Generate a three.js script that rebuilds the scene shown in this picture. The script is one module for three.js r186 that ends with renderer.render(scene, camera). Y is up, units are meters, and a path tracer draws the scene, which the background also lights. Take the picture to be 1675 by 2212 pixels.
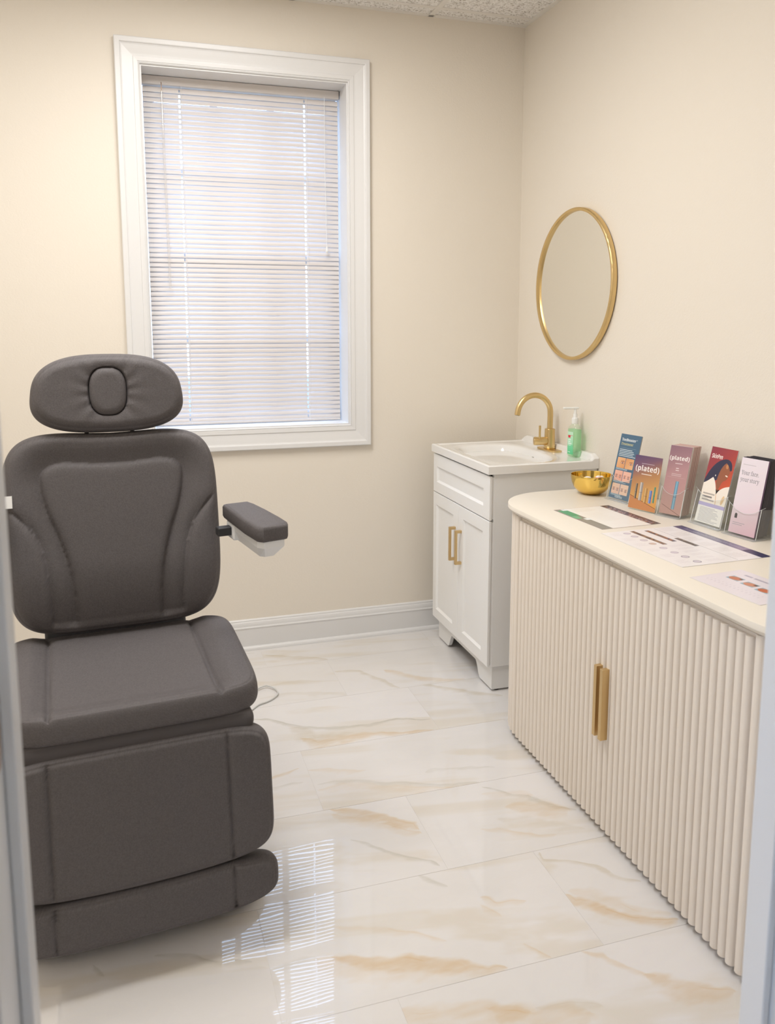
import * as THREE from 'three';
import { RoundedBoxGeometry } from 'three/addons/geometries/RoundedBoxGeometry.js';
import { mergeGeometries, mergeVertices, toCreasedNormals } from 'three/addons/utils/BufferGeometryUtils.js';
import { RectAreaLightUniformsLib } from 'three/addons/lights/RectAreaLightUniformsLib.js';

// ---------------------------------------------------------------- camera, sky, lights, exposure
RectAreaLightUniformsLib.init();
const scene = new THREE.Scene();
const W = 1675, H = 2212, F = 1765.3;
const camera = new THREE.PerspectiveCamera(THREE.MathUtils.radToDeg(2 * Math.atan(H / 2 / F)), W / H, 0.05, 60);
camera.position.set(-1.7494, 1.45, 3.5507);
camera.rotation.set(THREE.MathUtils.degToRad(-8.107), THREE.MathUtils.degToRad(-17.364), 0, 'YXZ');
camera.setViewOffset(W, H, W / 2 - 842.47, H / 2 - 951.9, W, H);
camera.focus = 2.7;
camera.userData.fStop = 4.5;
scene.add(camera);

scene.background = new THREE.Color().setRGB(3.3, 4.6, 6.9);          // bright hazy sky

const CEIL = 2.772;
// flat light panels in the ceiling grid: two in the room, one in the hall [x0, x1, z0, z1, radiance]
const PANELS = [[-2.285, -1.675, 1.32, 1.93, 22.0], [-1.675, -1.065, 0.71, 1.32, 13.5], [-1.675, -1.065, 3.4, 4.01, 2.4]];
const LAMP = new THREE.Color().setRGB(1.0, 0.98, 0.955);
for (const [x0, x1, z0, z1, L] of PANELS) {
  const s = new THREE.RectAreaLight(LAMP, L, x1 - x0 - 0.06, z1 - z0 - 0.06);
  s.position.set((x0 + x1) / 2, CEIL - 0.006, (z0 + z1) / 2);
  s.rotation.x = -Math.PI / 2;
  scene.add(s);
}
const renderer = new THREE.WebGLRenderer({ antialias: true });
renderer.toneMapping = THREE.LinearToneMapping;
renderer.toneMappingExposure = 1.09;
renderer.shadowMap.enabled = true;

// ---------------------------------------------------------------- helpers
let seed = 12345;
const rnd = () => { seed = (seed * 1664525 + 1013904223) >>> 0; return seed / 4294967296; };
const rng = (a, b) => a + (b - a) * rnd();
function hash2(x, y) { let h = (x * 374761393 + y * 668265263) | 0; h = Math.imul(h ^ (h >>> 13), 1274126177); return ((h ^ (h >>> 16)) >>> 0) / 4294967296; }
function vnoise(x, y) {
  const xi = Math.floor(x), yi = Math.floor(y); let fx = x - xi, fy = y - yi;
  fx = fx * fx * (3 - 2 * fx); fy = fy * fy * (3 - 2 * fy);
  const a = hash2(xi, yi), b = hash2(xi + 1, yi), c = hash2(xi, yi + 1), d = hash2(xi + 1, yi + 1);
  return a + (b - a) * fx + (c - a) * fy + (a - b - c + d) * fx * fy;
}
function fbm(x, y, o = 4) { let s = 0, a = 0.5, t = 0; for (let i = 0; i < o; i++) { s += a * vnoise(x, y); t += a; x = x * 2.03 + 17.3; y = y * 2.03 + 9.1; a *= 0.5; } return s / t; }
const clamp = (x, a = 0, b = 1) => Math.min(b, Math.max(a, x));
const smooth = (a, b, x) => { const t = clamp((x - a) / (b - a)); return t * t * (3 - 2 * t); };

const taken = new Map();
function numbered(name) { const n = taken.get(name) ?? 0; taken.set(name, n + 1); return n ? name + '_' + String(n).padStart(3, '0') : name; }
function mesh(name, geo, mat, parent, pos, rot) {
  const m = new THREE.Mesh(geo, mat); m.name = name; m.castShadow = m.receiveShadow = true;
  if (pos) m.position.set(...pos);
  if (rot) m.rotation.set(...rot);
  if (parent) parent.add(m);
  return m;
}
function tag(o, label, category, group) { o.userData.label = label; o.userData.category = category; if (group) o.userData.group = group; return o; }
function thing(name, label, category, pos = [0, 0, 0], turn = 0, group) {
  const g = new THREE.Group(); g.name = numbered(name); g.position.set(...pos); g.rotation.y = turn; scene.add(g);
  return tag(g, label, category, group);
}
function single(name, label, category, geo, mat, pos, rot, group) {
  const m = mesh(numbered(name), geo, mat, scene, pos, rot); return tag(m, label, category, group);
}
function structure(name, label, category) {
  const g = new THREE.Group(); g.name = name; g.userData.kind = 'structure'; tag(g, label, category); scene.add(g); return g;
}
const box = (x0, x1, y0, y1, z0, z1) => new THREE.BoxGeometry(x1 - x0, y1 - y0, z1 - z0).translate((x0 + x1) / 2, (y0 + y1) / 2, (z0 + z1) / 2);
const rbox = (x0, x1, y0, y1, z0, z1, r = 0.002, s = 2) => new RoundedBoxGeometry(x1 - x0, y1 - y0, z1 - z0, s, r).translate((x0 + x1) / 2, (y0 + y1) / 2, (z0 + z1) / 2);
function metricUV(g, s = 1) {                                        // uv in metres from the dominant axis of each face
  const q = g.index ? g.toNonIndexed() : g; const p = q.attributes.position, uv = new Float32Array(p.count * 2);
  const a = new THREE.Vector3(), b = new THREE.Vector3(), c = new THREE.Vector3(), n = new THREE.Vector3();
  for (let i = 0; i < p.count; i += 3) {
    a.fromBufferAttribute(p, i); b.fromBufferAttribute(p, i + 1); c.fromBufferAttribute(p, i + 2);
    n.copy(b).sub(a).cross(c.clone().sub(a)); const ax = Math.abs(n.x), ay = Math.abs(n.y), az = Math.abs(n.z);
    [a, b, c].forEach((v, k) => {
      const u = ax > ay && ax > az ? [v.z, v.y] : ay > az ? [v.x, v.z] : [v.x, v.y];
      uv[(i + k) * 2] = u[0] * s; uv[(i + k) * 2 + 1] = u[1] * s;
    });
  }
  q.setAttribute('uv', new THREE.BufferAttribute(uv, 2)); return q;
}
const merged = (list) => mergeGeometries(list.map((g) => { const q = g.index ? g.toNonIndexed() : g; for (const k of Object.keys(q.attributes)) if (!['position', 'normal', 'uv'].includes(k)) q.deleteAttribute(k); return q; }));
function extrudeZ(pts, depth, bevel = 0, holes = []) {               // outline in x,y; extruded to +z
  const s = new THREE.Shape(pts.map((p) => new THREE.Vector2(...p)));
  for (const h of holes) s.holes.push(new THREE.Path(h.map((p) => new THREE.Vector2(...p))));
  return new THREE.ExtrudeGeometry(s, { depth, bevelEnabled: bevel > 0, bevelThickness: bevel, bevelSize: bevel, bevelSegments: 2, bevelOffset: -bevel, curveSegments: 12 });
}
const tube = (pts, r, seg = 40, rad = 10, closed = false) => new THREE.TubeGeometry(new THREE.CatmullRomCurve3(pts.map((p) => new THREE.Vector3(...p)), closed), seg, r, rad, closed);
const cyl = (r, h, seg = 24, r2 = r) => new THREE.CylinderGeometry(r2, r, h, seg);
const lathe = (pts, seg = 48) => new THREE.LatheGeometry(pts.map((p) => new THREE.Vector2(...p)), seg);

function dataTex(w, h, fn, srgb = true) {                            // fn(u, v) -> [r, g, b] 0..1, v up
  const d = new Uint8Array(w * h * 4);
  for (let j = 0; j < h; j++) for (let i = 0; i < w; i++) {
    const c = fn((i + 0.5) / w, (j + 0.5) / h), k = (j * w + i) * 4;
    d[k] = clamp(c[0]) * 255; d[k + 1] = clamp(c[1]) * 255; d[k + 2] = clamp(c[2]) * 255; d[k + 3] = 255;
  }
  const t = new THREE.DataTexture(d, w, h); t.magFilter = THREE.LinearFilter; t.minFilter = THREE.LinearMipmapLinearFilter; t.generateMipmaps = true;
  t.wrapS = t.wrapT = THREE.RepeatWrapping; if (srgb) t.colorSpace = THREE.SRGBColorSpace; t.needsUpdate = true; return t;
}
function canvasTex(w, h, draw) {
  const c = document.createElement('canvas'); c.width = w; c.height = h; const g = c.getContext('2d'); draw(g, w, h);
  const t = new THREE.CanvasTexture(c); t.colorSpace = THREE.SRGBColorSpace; t.magFilter = THREE.LinearFilter; return t;
}
const std = (rgb, roughness = 0.5, extra = {}) => new THREE.MeshStandardMaterial({ color: new THREE.Color().setRGB(...rgb), roughness, ...extra });
const phys = (rgb, roughness = 0.5, extra = {}) => new THREE.MeshPhysicalMaterial({ color: new THREE.Color().setRGB(...rgb), roughness, ...extra });

// tileable fine grain used as bump on paint, fabric and metal
const grain = (n, f) => dataTex(n, n, (u, v) => { const x = u * f, y = v * f; const k = 0.5 * hash2(Math.floor(u * n), Math.floor(v * n)) + 0.5 * vnoise(x, y); return [k, k, k]; }, false);
const rep = (t, r) => { const c = t.clone(); c.repeat.set(r, r); c.needsUpdate = true; return c; };
const GRAIN = grain(256, 64);
const WEAVE = dataTex(256, 256, (u, v) => { const k = 0.93 + 0.09 * (hash2(Math.floor(u * 256), Math.floor(v * 256)) - 0.5) + 0.10 * (vnoise(u * 96, v * 96) - 0.5); return [k, k, k]; });   // fine weave of the upholstery
const M = {
  wall: std([0.825, 0.762, 0.668], 0.62, { bumpMap: rep(GRAIN, 3), bumpScale: 0.0004 }),
  trim: std([0.79, 0.785, 0.78], 0.32),
  ceilbar: std([0.82, 0.79, 0.74], 0.5),
  vinyl: std([0.84, 0.84, 0.84], 0.35),
  slat: std([0.70, 0.655, 0.63], 0.42),
  vanity: std([0.89, 0.885, 0.87], 0.38),
  porcelain: phys([0.86, 0.85, 0.83], 0.09, { clearcoat: 0.6, clearcoatRoughness: 0.04 }),
  cabinet: std([0.87, 0.79, 0.70], 0.48),
  worktop: std([0.86, 0.80, 0.705], 0.38),
  chair: phys([0.138, 0.126, 0.128], 0.62, { map: rep(WEAVE, 5), bumpMap: rep(GRAIN, 6), bumpScale: 0.0005, specularIntensity: 0.45 }),
  chairDark: std([0.03, 0.03, 0.033], 0.5),
  plastic: std([0.82, 0.83, 0.84], 0.35),
  gold: std([0.72, 0.535, 0.26], 0.32, { metalness: 1, bumpMap: rep(GRAIN, 20), bumpScale: 0.00004 }),
  satin: std([0.68, 0.50, 0.26], 0.38, { metalness: 1 }),
  bowl: std([0.86, 0.60, 0.16], 0.12, { metalness: 1 }),
  bronze: std([0.40, 0.25, 0.15], 0.35, { metalness: 1 }),
  mirror: std([0.90, 0.895, 0.86], 0.02, { metalness: 1 }),
  black: std([0.02, 0.02, 0.02], 0.6),
  white: std([0.86, 0.86, 0.85], 0.5),
  glass: phys([1, 1, 1], 0.02, { transmission: 1, thickness: 0, ior: 1.5 }),
  acrylic: phys([0.97, 0.98, 0.975], 0.03, { transmission: 1, thickness: 0, ior: 1.49 }),
  grout: std([0.74, 0.71, 0.68], 0.85),
};

// ---------------------------------------------------------------- room shell
const XL = -3.0, XR = 0, ZB = 0, ZF = 2.68, ZH = 2.82, ZE = 5.3;     // room, door wall, far end of the hall
function wallWithHole(x0, x1, y0, y1, z0, z1, h, along = 'x') {      // slab with a rectangular opening h = [a0, a1, y0, y1]
  const parts = along === 'x'
    ? [[x0, h[0], y0, y1], [h[1], x1, y0, y1], [h[0], h[1], h[3], y1], [h[0], h[1], y0, h[2]]].filter((p) => p[1] - p[0] > 1e-4 && p[3] - p[2] > 1e-4).map((p) => box(p[0], p[1], p[2], p[3], z0, z1))
    : [[z0, h[0], y0, y1], [h[1], z1, y0, y1], [h[0], h[1], h[3], y1], [h[0], h[1], y0, h[2]]].filter((p) => p[1] - p[0] > 1e-4 && p[3] - p[2] > 1e-4).map((p) => box(x0, x1, p[2], p[3], p[0], p[1]));
  return metricUV(merged(parts));
}
function wall(name, label, geo) { const m = mesh(name, geo, M.wall, scene); m.userData.kind = 'structure'; return tag(m, label, 'wall'); }
const WIN = [-1.678, -0.829, 1.003, 2.470], TOP = CEIL + 0.12;
wall('wall_back', 'beige painted wall around the window', wallWithHole(XL - 0.15, XR + 0.15, -0.05, TOP, -0.2, ZB, WIN));
wall('wall_right', 'beige painted wall with the round mirror', metricUV(box(XR, XR + 0.15, -0.05, TOP, ZB, ZE)));
wall('wall_left', 'plain beige painted wall beyond the chair', metricUV(box(XL - 0.15, XL, -0.05, TOP, ZB, ZH)));
const DOOR = [-1.90, -0.915, -0.05, 2.10];
wall('wall_front', 'beige wall pierced by the doorway', wallWithHole(XL, XR, -0.05, TOP, ZF, ZH, DOOR));
const HWIN = [3.1, 4.1, 0.9, 2.1];
wall('wall_hall_left', 'beige hall wall with a tall window', wallWithHole(XL - 0.15, XL, -0.05, TOP, ZH, ZE, HWIN, 'z'));
wall('wall_hall_back', 'beige end wall of the hall', metricUV(box(XL - 0.15, XR + 0.15, -0.05, TOP, ZE, ZE + 0.15)));

{ const g = mesh('ground_outside', box(-25, 22, -0.5, -0.35, -25, 30), std([0.13, 0.13, 0.11], 0.95), scene); g.userData.kind = 'structure'; tag(g, 'grey green ground outside the window', 'ground'); }
// ceiling: mineral fibre tiles in a white grid
const fissure = (sd) => {
  const w = 512, g = new Float32Array(w * w).fill(0); let s = sd;
  const r = () => { s = (s * 1664525 + 1013904223) >>> 0; return s / 4294967296; };
  for (let k = 0; k < 5200; k++) {
    const x = r() * w, y = r() * w, a = r() * 0.9 - 0.45 + (r() < 0.3 ? 1.2 : 0), len = 1 + r() * r() * 11, rad = 0.7 + r() * r() * 2.0, dep = 0.35 + r() * 0.65;
    for (let t = 0; t <= len; t += 0.8) {
      const cx = x + Math.cos(a) * t, cy = y + Math.sin(a) * t;
      for (let j = -3; j <= 3; j++) for (let i = -3; i <= 3; i++) { const q = Math.hypot(i, j) / rad; if (q < 1) { const id = ((Math.round(cy + j) + w) % w) * w + ((Math.round(cx + i) + w) % w); g[id] = Math.max(g[id], dep * (1 - q * q * 0.4)); } }
    }
  }
  return g;
};
const fis = fissure(77), fisAt = (u, v) => fis[Math.min(511, Math.floor(v * 512)) * 512 + Math.min(511, Math.floor(u * 512))];
const ceilMap = dataTex(512, 512, (u, v) => { const k = fisAt(u, v), n = 0.97 + 0.05 * (vnoise(u * 90, v * 90) - 0.5); return [0.985 * n * (1 - 0.33 * k), 0.975 * n * (1 - 0.36 * k), 0.962 * n * (1 - 0.4 * k)]; });
const ceilBump = dataTex(512, 512, (u, v) => { const k = 1 - fisAt(u, v); return [k, k, k]; }, false);
M.ceiling = new THREE.MeshStandardMaterial({ map: ceilMap, bumpMap: ceilBump, bumpScale: 0.0015, roughness: 0.9 });
const ceiling = structure('ceiling', 'suspended ceiling of speckled white acoustic tiles', 'ceiling');
{
  const P = 0.61, xs = [XL], zs = [ZB];
  for (let x = -0.455 - 5 * P; x < XR; x += P) if (x > XL + 0.05) xs.push(x); xs.push(XR);
  for (let z = 0.10; z < ZF; z += P) zs.push(z); zs.push(ZF);
  const slab = (x0, x1, z0, z1) => { const g = box(x0 + 0.006, x1 - 0.006, CEIL + 0.004, CEIL + 0.02, z0 + 0.006, z1 - 0.006); metricUV(g); const q = metricUV(g, 1 / P); return q; };
  const geoOf = new Map();
  for (let i = 0; i + 1 < xs.length; i++) for (let j = 0; j + 1 < zs.length; j++) if (!PANELS.some((p) => (xs[i] + xs[i + 1]) / 2 > p[0] && (xs[i] + xs[i + 1]) / 2 < p[1] && (zs[j] + zs[j + 1]) / 2 > p[2] && (zs[j] + zs[j + 1]) / 2 < p[3])) mesh('ceiling_tile', slab(xs[i], xs[i + 1], zs[j], zs[j + 1]), M.ceiling, ceiling);
  for (const x of xs.slice(1, -1)) mesh('grid_bar', box(x - 0.012, x + 0.012, CEIL, CEIL + 0.008, ZB, ZF), M.ceilbar, ceiling);
  for (const z of zs.slice(1, -1)) mesh('grid_bar', box(XL, XR, CEIL + 0.001, CEIL + 0.009, z - 0.012, z + 0.012), M.ceilbar, ceiling);
  mesh('wall_angle', box(XL, XR, CEIL, CEIL + 0.009, ZB, ZB + 0.022), M.ceilbar, ceiling);
  mesh('wall_angle', box(XR - 0.022, XR, CEIL + 0.0005, CEIL + 0.0095, ZB, ZF), M.ceilbar, ceiling);
  mesh('wall_angle', box(XL, XL + 0.022, CEIL + 0.0005, CEIL + 0.0095, ZB, ZF), M.ceilbar, ceiling);
  mesh('wall_angle', box(XL, XR, CEIL, CEIL + 0.009, ZF - 0.022, ZF), M.ceilbar, ceiling);
  mesh('ceiling_slab', metricUV(box(XL - 0.15, XR + 0.15, CEIL + 0.05, TOP + 0.08, -0.2, ZE + 0.15)), M.white, ceiling);
  mesh('hall_ceiling_panel', metricUV(box(XL, XR, CEIL, CEIL + 0.02, ZH, ZE), 1 / P), M.ceiling, ceiling);
}
// light panels (their light is set at the top of the script)
M.lens = new THREE.MeshStandardMaterial({ color: 0xffffff, emissive: LAMP, emissiveIntensity: 3, roughness: 0.4 });
PANELS.forEach(([x0, x1, z0, z1], i) => {
  const where = ['over the front of the chair', 'near the window', 'in the hall'][i];
  const t = thing('ceiling_light_panel', 'flat white ceiling light panel ' + where, 'ceiling light', [(x0 + x1) / 2, CEIL, (z0 + z1) / 2], 0, 'ceiling light panels');
  const w = (x1 - x0) / 2 - 0.002, d = (z1 - z0) / 2 - 0.002;
  mesh('frame', extrudeZ([[-w, -d], [w, -d], [w, d], [-w, d]], 0.012, 0, [[[-w + 0.028, -d + 0.028], [-w + 0.028, d - 0.028], [w - 0.028, d - 0.028], [w - 0.028, -d + 0.028]]]).rotateX(Math.PI / 2), M.white, t, [0, 0.008, 0]);
  mesh('diffuser', box(-w + 0.027, w - 0.027, 0.0, 0.003, -d + 0.027, d - 0.027), M.lens, t);
});

// floor: polished porcelain tiles with gold and grey veins, one mesh per tile
const VEINS = [
[0,0.020,0.60,[-1.239,0.092,-1.163,0.127,-1.088,0.172,-0.988,0.221]],
[0,0.016,0.60,[-0.996,0.353,-0.961,0.361,-0.889,0.395,-0.852,0.454,-0.822,0.490,-0.798,0.541,-0.779,0.584]],
[1,0.030,0.60,[-0.791,0.409,-0.746,0.440,-0.696,0.495,-0.585,0.565,-0.503,0.584]],
[0,0.020,0.60,[-0.689,0.590,-0.658,0.597,-0.584,0.650,-0.510,0.712,-0.408,0.769]],
[2,0.012,0.70,[-1.381,0.666,-1.322,0.694,-1.257,0.752,-1.204,0.799,-1.134,0.821,-1.051,0.835,-0.962,0.832,-0.901,0.829,-0.842,0.834,-0.757,0.867]],
[1,0.035,0.75,[-1.229,0.868,-1.188,0.909,-1.140,0.895,-1.039,0.901,-0.955,0.907,-0.877,0.938,-0.773,0.943]],
[0,0.035,0.45,[-1.259,0.763,-1.204,0.829,-1.187,0.881,-1.136,0.879,-1.066,0.872]],
[1,0.012,0.35,[-1.254,1.083,-1.197,1.096,-1.140,1.118,-1.080,1.127]],
[2,0.016,0.40,[-1.250,1.170,-1.189,1.170,-1.117,1.188,-1.024,1.222,-0.933,1.264,-0.839,1.294,-0.767,1.312,-0.707,1.358]],
[1,0.030,0.28,[-1.252,1.201,-1.171,1.199,-1.076,1.224,-0.941,1.285,-0.844,1.306]],
[2,0.012,0.35,[-0.891,1.206,-0.857,1.202,-0.781,1.216,-0.659,1.254]],
[1,0.026,0.85,[-1.237,1.308,-1.193,1.326,-1.151,1.348,-1.103,1.383,-1.064,1.428,-1.025,1.456,-1.014,1.486]],
[1,0.030,0.40,[-1.235,1.338,-1.177,1.372,-1.113,1.416,-1.048,1.480,-1.017,1.501]],
[2,0.010,0.55,[-1.214,1.477,-1.177,1.510,-1.138,1.558,-1.087,1.595,-1.030,1.626,-1.017,1.651]],
[2,0.010,0.50,[-1.092,1.677,-1.058,1.703,-1.020,1.740]],
[1,0.012,0.45,[-0.957,1.806,-0.928,1.827,-0.889,1.843,-0.858,1.851]],
[1,0.012,0.30,[-0.967,1.829,-0.948,1.852,-0.935,1.879]],
[1,0.014,0.35,[-1.336,1.795,-1.293,1.808,-1.244,1.827,-1.192,1.851,-1.152,1.871,-1.095,1.910]],
[1,0.024,0.95,[-1.366,1.886,-1.304,1.905,-1.262,1.913,-1.227,1.934,-1.189,1.956,-1.140,1.976,-1.087,1.987,-1.065,2.007,-1.033,2.029,-0.995,2.038]],
[1,0.040,0.40,[-1.408,1.878,-1.357,1.894,-1.308,1.919,-1.241,1.944,-1.175,1.970,-1.091,1.996]],
[2,0.020,0.30,[-1.508,1.880,-1.457,1.872,-1.407,1.875]],
[1,0.050,0.60,[-1.257,2.069,-1.218,2.088,-1.154,2.106,-1.083,2.124,-1.012,2.150]],
[1,0.060,0.55,[-1.077,2.124,-1.034,2.141,-0.998,2.163,-0.946,2.182,-0.872,2.209]],
[0,0.020,0.35,[-0.991,2.149,-0.934,2.160,-0.869,2.178,-0.835,2.197]],
[2,0.012,0.60,[-0.752,1.333,-0.712,1.364,-0.679,1.406,-0.635,1.424,-0.614,1.465,-0.580,1.502,-0.530,1.534]],
[1,0.040,0.60,[-0.723,1.465,-0.670,1.473,-0.614,1.487,-0.550,1.524]],
[1,0.030,0.30,[-0.771,1.377,-0.712,1.386,-0.655,1.400,-0.621,1.428]],
[1,0.012,0.35,[-0.844,1.544,-0.782,1.567,-0.721,1.594,-0.649,1.628]],
[0,0.030,0.30,[-0.784,1.520,-0.694,1.540,-0.622,1.578,-0.560,1.621]],
[0,0.012,0.60,[-0.734,1.685,-0.734,1.713,-0.705,1.729,-0.661,1.753,-0.611,1.788,-0.583,1.833,-0.535,1.868]],
[1,0.022,0.85,[-0.747,1.854,-0.739,1.880,-0.702,1.901,-0.665,1.947,-0.620,1.981,-0.559,2.008,-0.530,2.017]],
[1,0.035,0.35,[-0.733,1.846,-0.686,1.873,-0.642,1.919,-0.606,1.960,-0.539,1.992]],
[1,0.012,0.55,[-0.811,2.040,-0.769,2.066,-0.761,2.085,-0.733,2.118,-0.700,2.147,-0.679,2.158]],
[1,0.040,0.70,[-0.701,2.148,-0.641,2.188,-0.600,2.215,-0.548,2.246]],
[1,0.010,0.40,[-0.929,1.973,-0.906,2.000,-0.879,2.033]],
[2,0.012,0.50,[-1.897,1.745,-1.882,1.771,-1.873,1.787]],
[2,0.012,0.50,[-1.765,1.754,-1.681,1.780,-1.597,1.824,-1.548,1.845]],
[0,0.012,0.30,[-1.291,0.400,-1.166,0.394,-1.003,0.445]],
[0,0.014,0.30,[-1.336,0.516,-1.221,0.488,-0.910,0.607,-0.757,0.612]]
];
const TL = 0.764, TW = 0.3625, ROW0 = 0.228, OFF0 = -1.0;
const segd = (px, py, ax, ay, bx, by) => { const dx = bx - ax, dy = by - ay, t = clamp(((px - ax) * dx + (py - ay) * dy) / (dx * dx + dy * dy || 1e-9)); return [Math.hypot(px - ax - dx * t, py - ay - dy * t), t]; };
const veinRGB = [[0.74, 0.68, 0.57], [0.82, 0.69, 0.52], [0.68, 0.66, 0.60]];
function tileTexture(x0, z0, veins, sd, n) {
  const w = n, h = n / 2;
  return dataTex(w, h, (u, v) => {
    const x = x0 + u * TL, z = z0 + (1 - v) * TW;
    const sx = x + sd * 3.1, sz = z + sd * 1.7;
    const cloud = fbm(sx * 2.2, sz * 4.5, 4) - 0.5, fine = fbm(sx * 14, sz * 30, 3) - 0.5;
    let r = 0.888 + cloud * 0.05 + fine * 0.012, g = 0.876 + cloud * 0.05 + fine * 0.012, b = 0.868 + cloud * 0.06 + fine * 0.012;
    const wx = x + (fbm(sx * 11 + 5, sz * 11, 3) - 0.5) * 0.03, wz = z + (fbm(sx * 11, sz * 11 + 40, 3) - 0.5) * 0.035;
    const streak = smooth(0.52, 0.78, fbm(sx * 2.4 + 2.2 * fbm(sx * 3, sz * 3, 2), (sz - 0.16 * sx) * 15, 4)) * 0.42;
    r += (0.835 - r) * streak; g += (0.79 - g) * streak; b += (0.715 - b) * streak;
    for (const [kind, hw, str, p] of veins) {
      let best = 9, bt = 0, side = 0; const ns = p.length / 2 - 1;
      for (let i = 0; i < ns; i++) {
        const [d, t] = segd(wx, wz, p[i * 2], p[i * 2 + 1], p[i * 2 + 2], p[i * 2 + 3]);
        if (d < best) { best = d; bt = (i + t) / ns; side = (p[i * 2 + 2] - p[i * 2]) * (wz - p[i * 2 + 1]) - (p[i * 2 + 3] - p[i * 2 + 1]) * (wx - p[i * 2]); }
      }
      const taper = Math.sqrt(clamp(Math.min(bt, 1 - bt) * 4 + 0.03)), ww = hw * taper * (0.45 + 0.9 * fbm(sx * 7, sz * 7, 2));
      const soft = (side > 0 ? ww * 1.5 : ww * 0.55) + 0.0008, q = best / soft + (fbm(sx * 22, sz * 48, 3) - 0.5) * 1.1;
      let a = str * smooth(1.25, 0.15, q) * (0.3 + 0.55 * fbm(sx * 18, sz * 80, 3));
      a += (kind === 2 ? 0.38 : 0.5) * str * taper * Math.exp(-Math.pow(best / 0.0019, 2)) * smooth(0.38, 0.62, fbm(sx * 13 + 3, sz * 13, 2));
      a = Math.min(a * 0.78, 0.62); const c = veinRGB[kind];
      r += (c[0] - r) * a; g += (c[1] - g) * a; b += (c[2] - b) * a;
    }
    return [r, g, b];
  });
}
function wanderVeins(x0, z0, sd) {
  const out = []; let s = (sd * 7919 + 13) >>> 0; const r = () => { s = (s * 1664525 + 1013904223) >>> 0; return s / 4294967296; };
  const n = 2 + Math.floor(r() * 3);
  for (let k = 0; k < n; k++) {
    let x = x0 + r() * TL * 0.5, z = z0 + r() * TW; const p = [x, z]; const len = 3 + Math.floor(r() * 4), dz = (r() - 0.3) * 0.06;
    for (let i = 0; i < len; i++) { x += 0.07 + r() * 0.07; z += dz + (r() - 0.5) * 0.05; p.push(x, z); }
    out.push([Math.floor(r() * 3), 0.01 + r() * 0.025, 0.3 + r() * 0.45, p]);
  }
  return out;
}
const floor = structure('floor', 'polished white marble look tiles with golden veins', 'floor');
{
  mesh('grout_bed', box(XL - 0.15, XR + 0.15, -0.06, -0.0007, -0.2, ZE + 0.15), M.grout, floor);
  const ripple = dataTex(256, 256, (u, v) => { const k = 0.5 + 0.25 * Math.sin(u * 6.283 * 3 + 1.7 * Math.sin(v * 6.283)) * Math.sin(v * 6.283 * 2 + 1.1) + 0.2 * (vnoise(u * 8, v * 8) - 0.5); return [k, k, k]; }, false);
  const tileMat = (map) => new THREE.MeshPhysicalMaterial({ map, roughness: 0.012, specularIntensity: 1, ior: 1.6, bumpMap: ripple, bumpScale: 0.00011 });
  const generic = [0, 1, 2, 3, 4].map((k) => ({ mat: tileMat(tileTexture(k * 5.3, k * 2.9, wanderVeins(k * 5.3, k * 2.9, k + 1), k + 20, 512)) }));
  let gi = 0;
  for (let row = -1; ROW0 + row * TW < ZE; row++) {
    const z0 = ROW0 + row * TW, z1 = z0 + TW, off = OFF0 + 0.252 * (((row % 3) + 3) % 3);
    for (let k = -4; k < 4; k++) {
      const x0 = off + k * TL, x1 = x0 + TL;
      const cx0 = Math.max(x0, XL), cx1 = Math.min(x1, XR), cz0 = Math.max(z0, ZB), cz1 = Math.min(z1, ZE);
      if (cx1 - cx0 < 0.01 || cz1 - cz0 < 0.01) continue;
      const own = VEINS.filter(([, , , p]) => { const m = Math.floor(p.length / 4) * 2; const mx = (p[m] + p[m - 2]) / 2, mz = (p[m + 1] + p[m - 1]) / 2; return mx > x0 && mx < x1 && mz > z0 && mz < z1; });
      const mat = own.length ? tileMat(tileTexture(x0, z0, own, row * 3 + k, 768)) : generic[(gi++ * 3 + row) % 5 < 0 ? 0 : (gi * 3 + row + 5) % 5].mat;
      const g = new THREE.PlaneGeometry(1, 1).rotateX(-Math.PI / 2);
      const b = box(cx0 + 0.0006, cx1 - 0.0006, -0.012, 0, cz0 + 0.0006, cz1 - 0.0006), p = b.attributes.position, uv = b.attributes.uv;
      for (let i = 0; i < p.count; i++) uv.setXY(i, (p.getX(i) - x0) / TL, 1 - (p.getZ(i) - z0) / TW);
      mesh('floor_tile', b, mat, floor);
    }
  }
}
// baseboards: tall moulded board with a shoe moulding
function baseProfile(len) {
  const pts = [[0, 0], [0.030, 0], [0.0295, 0.006], [0.027, 0.012], [0.022, 0.0165], [0.0165, 0.018], [0.0165, 0.099], [0.0185, 0.1], [0.0185, 0.104], [0.0155, 0.108], [0.0145, 0.118], [0.0125, 0.126], [0.0095, 0.130], [0.0095, 0.1355], [0.006, 0.1393], [0, 0.1393]];
  return extrudeZ(pts, len);                                          // x = out of the wall, y = up, z = along
}
function baseboard(name, label, len, pos, turn) { const m = mesh(name, baseProfile(len), M.trim, scene, pos, [0, turn, 0]); m.userData.kind = 'structure'; tag(m, label, 'baseboard'); }
baseboard('baseboard_back', 'tall white moulded baseboard under the window', XR - XL, [XR, 0, ZB], -Math.PI / 2);
baseboard('baseboard_left', 'tall white moulded baseboard on the left wall', ZF - 0.03, [XL, 0, 0.03], 0);
baseboard('baseboard_front', 'tall white moulded baseboard left of the doorway', 0.98, [XL + 0.03, 0, ZF], Math.PI / 2);

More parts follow.
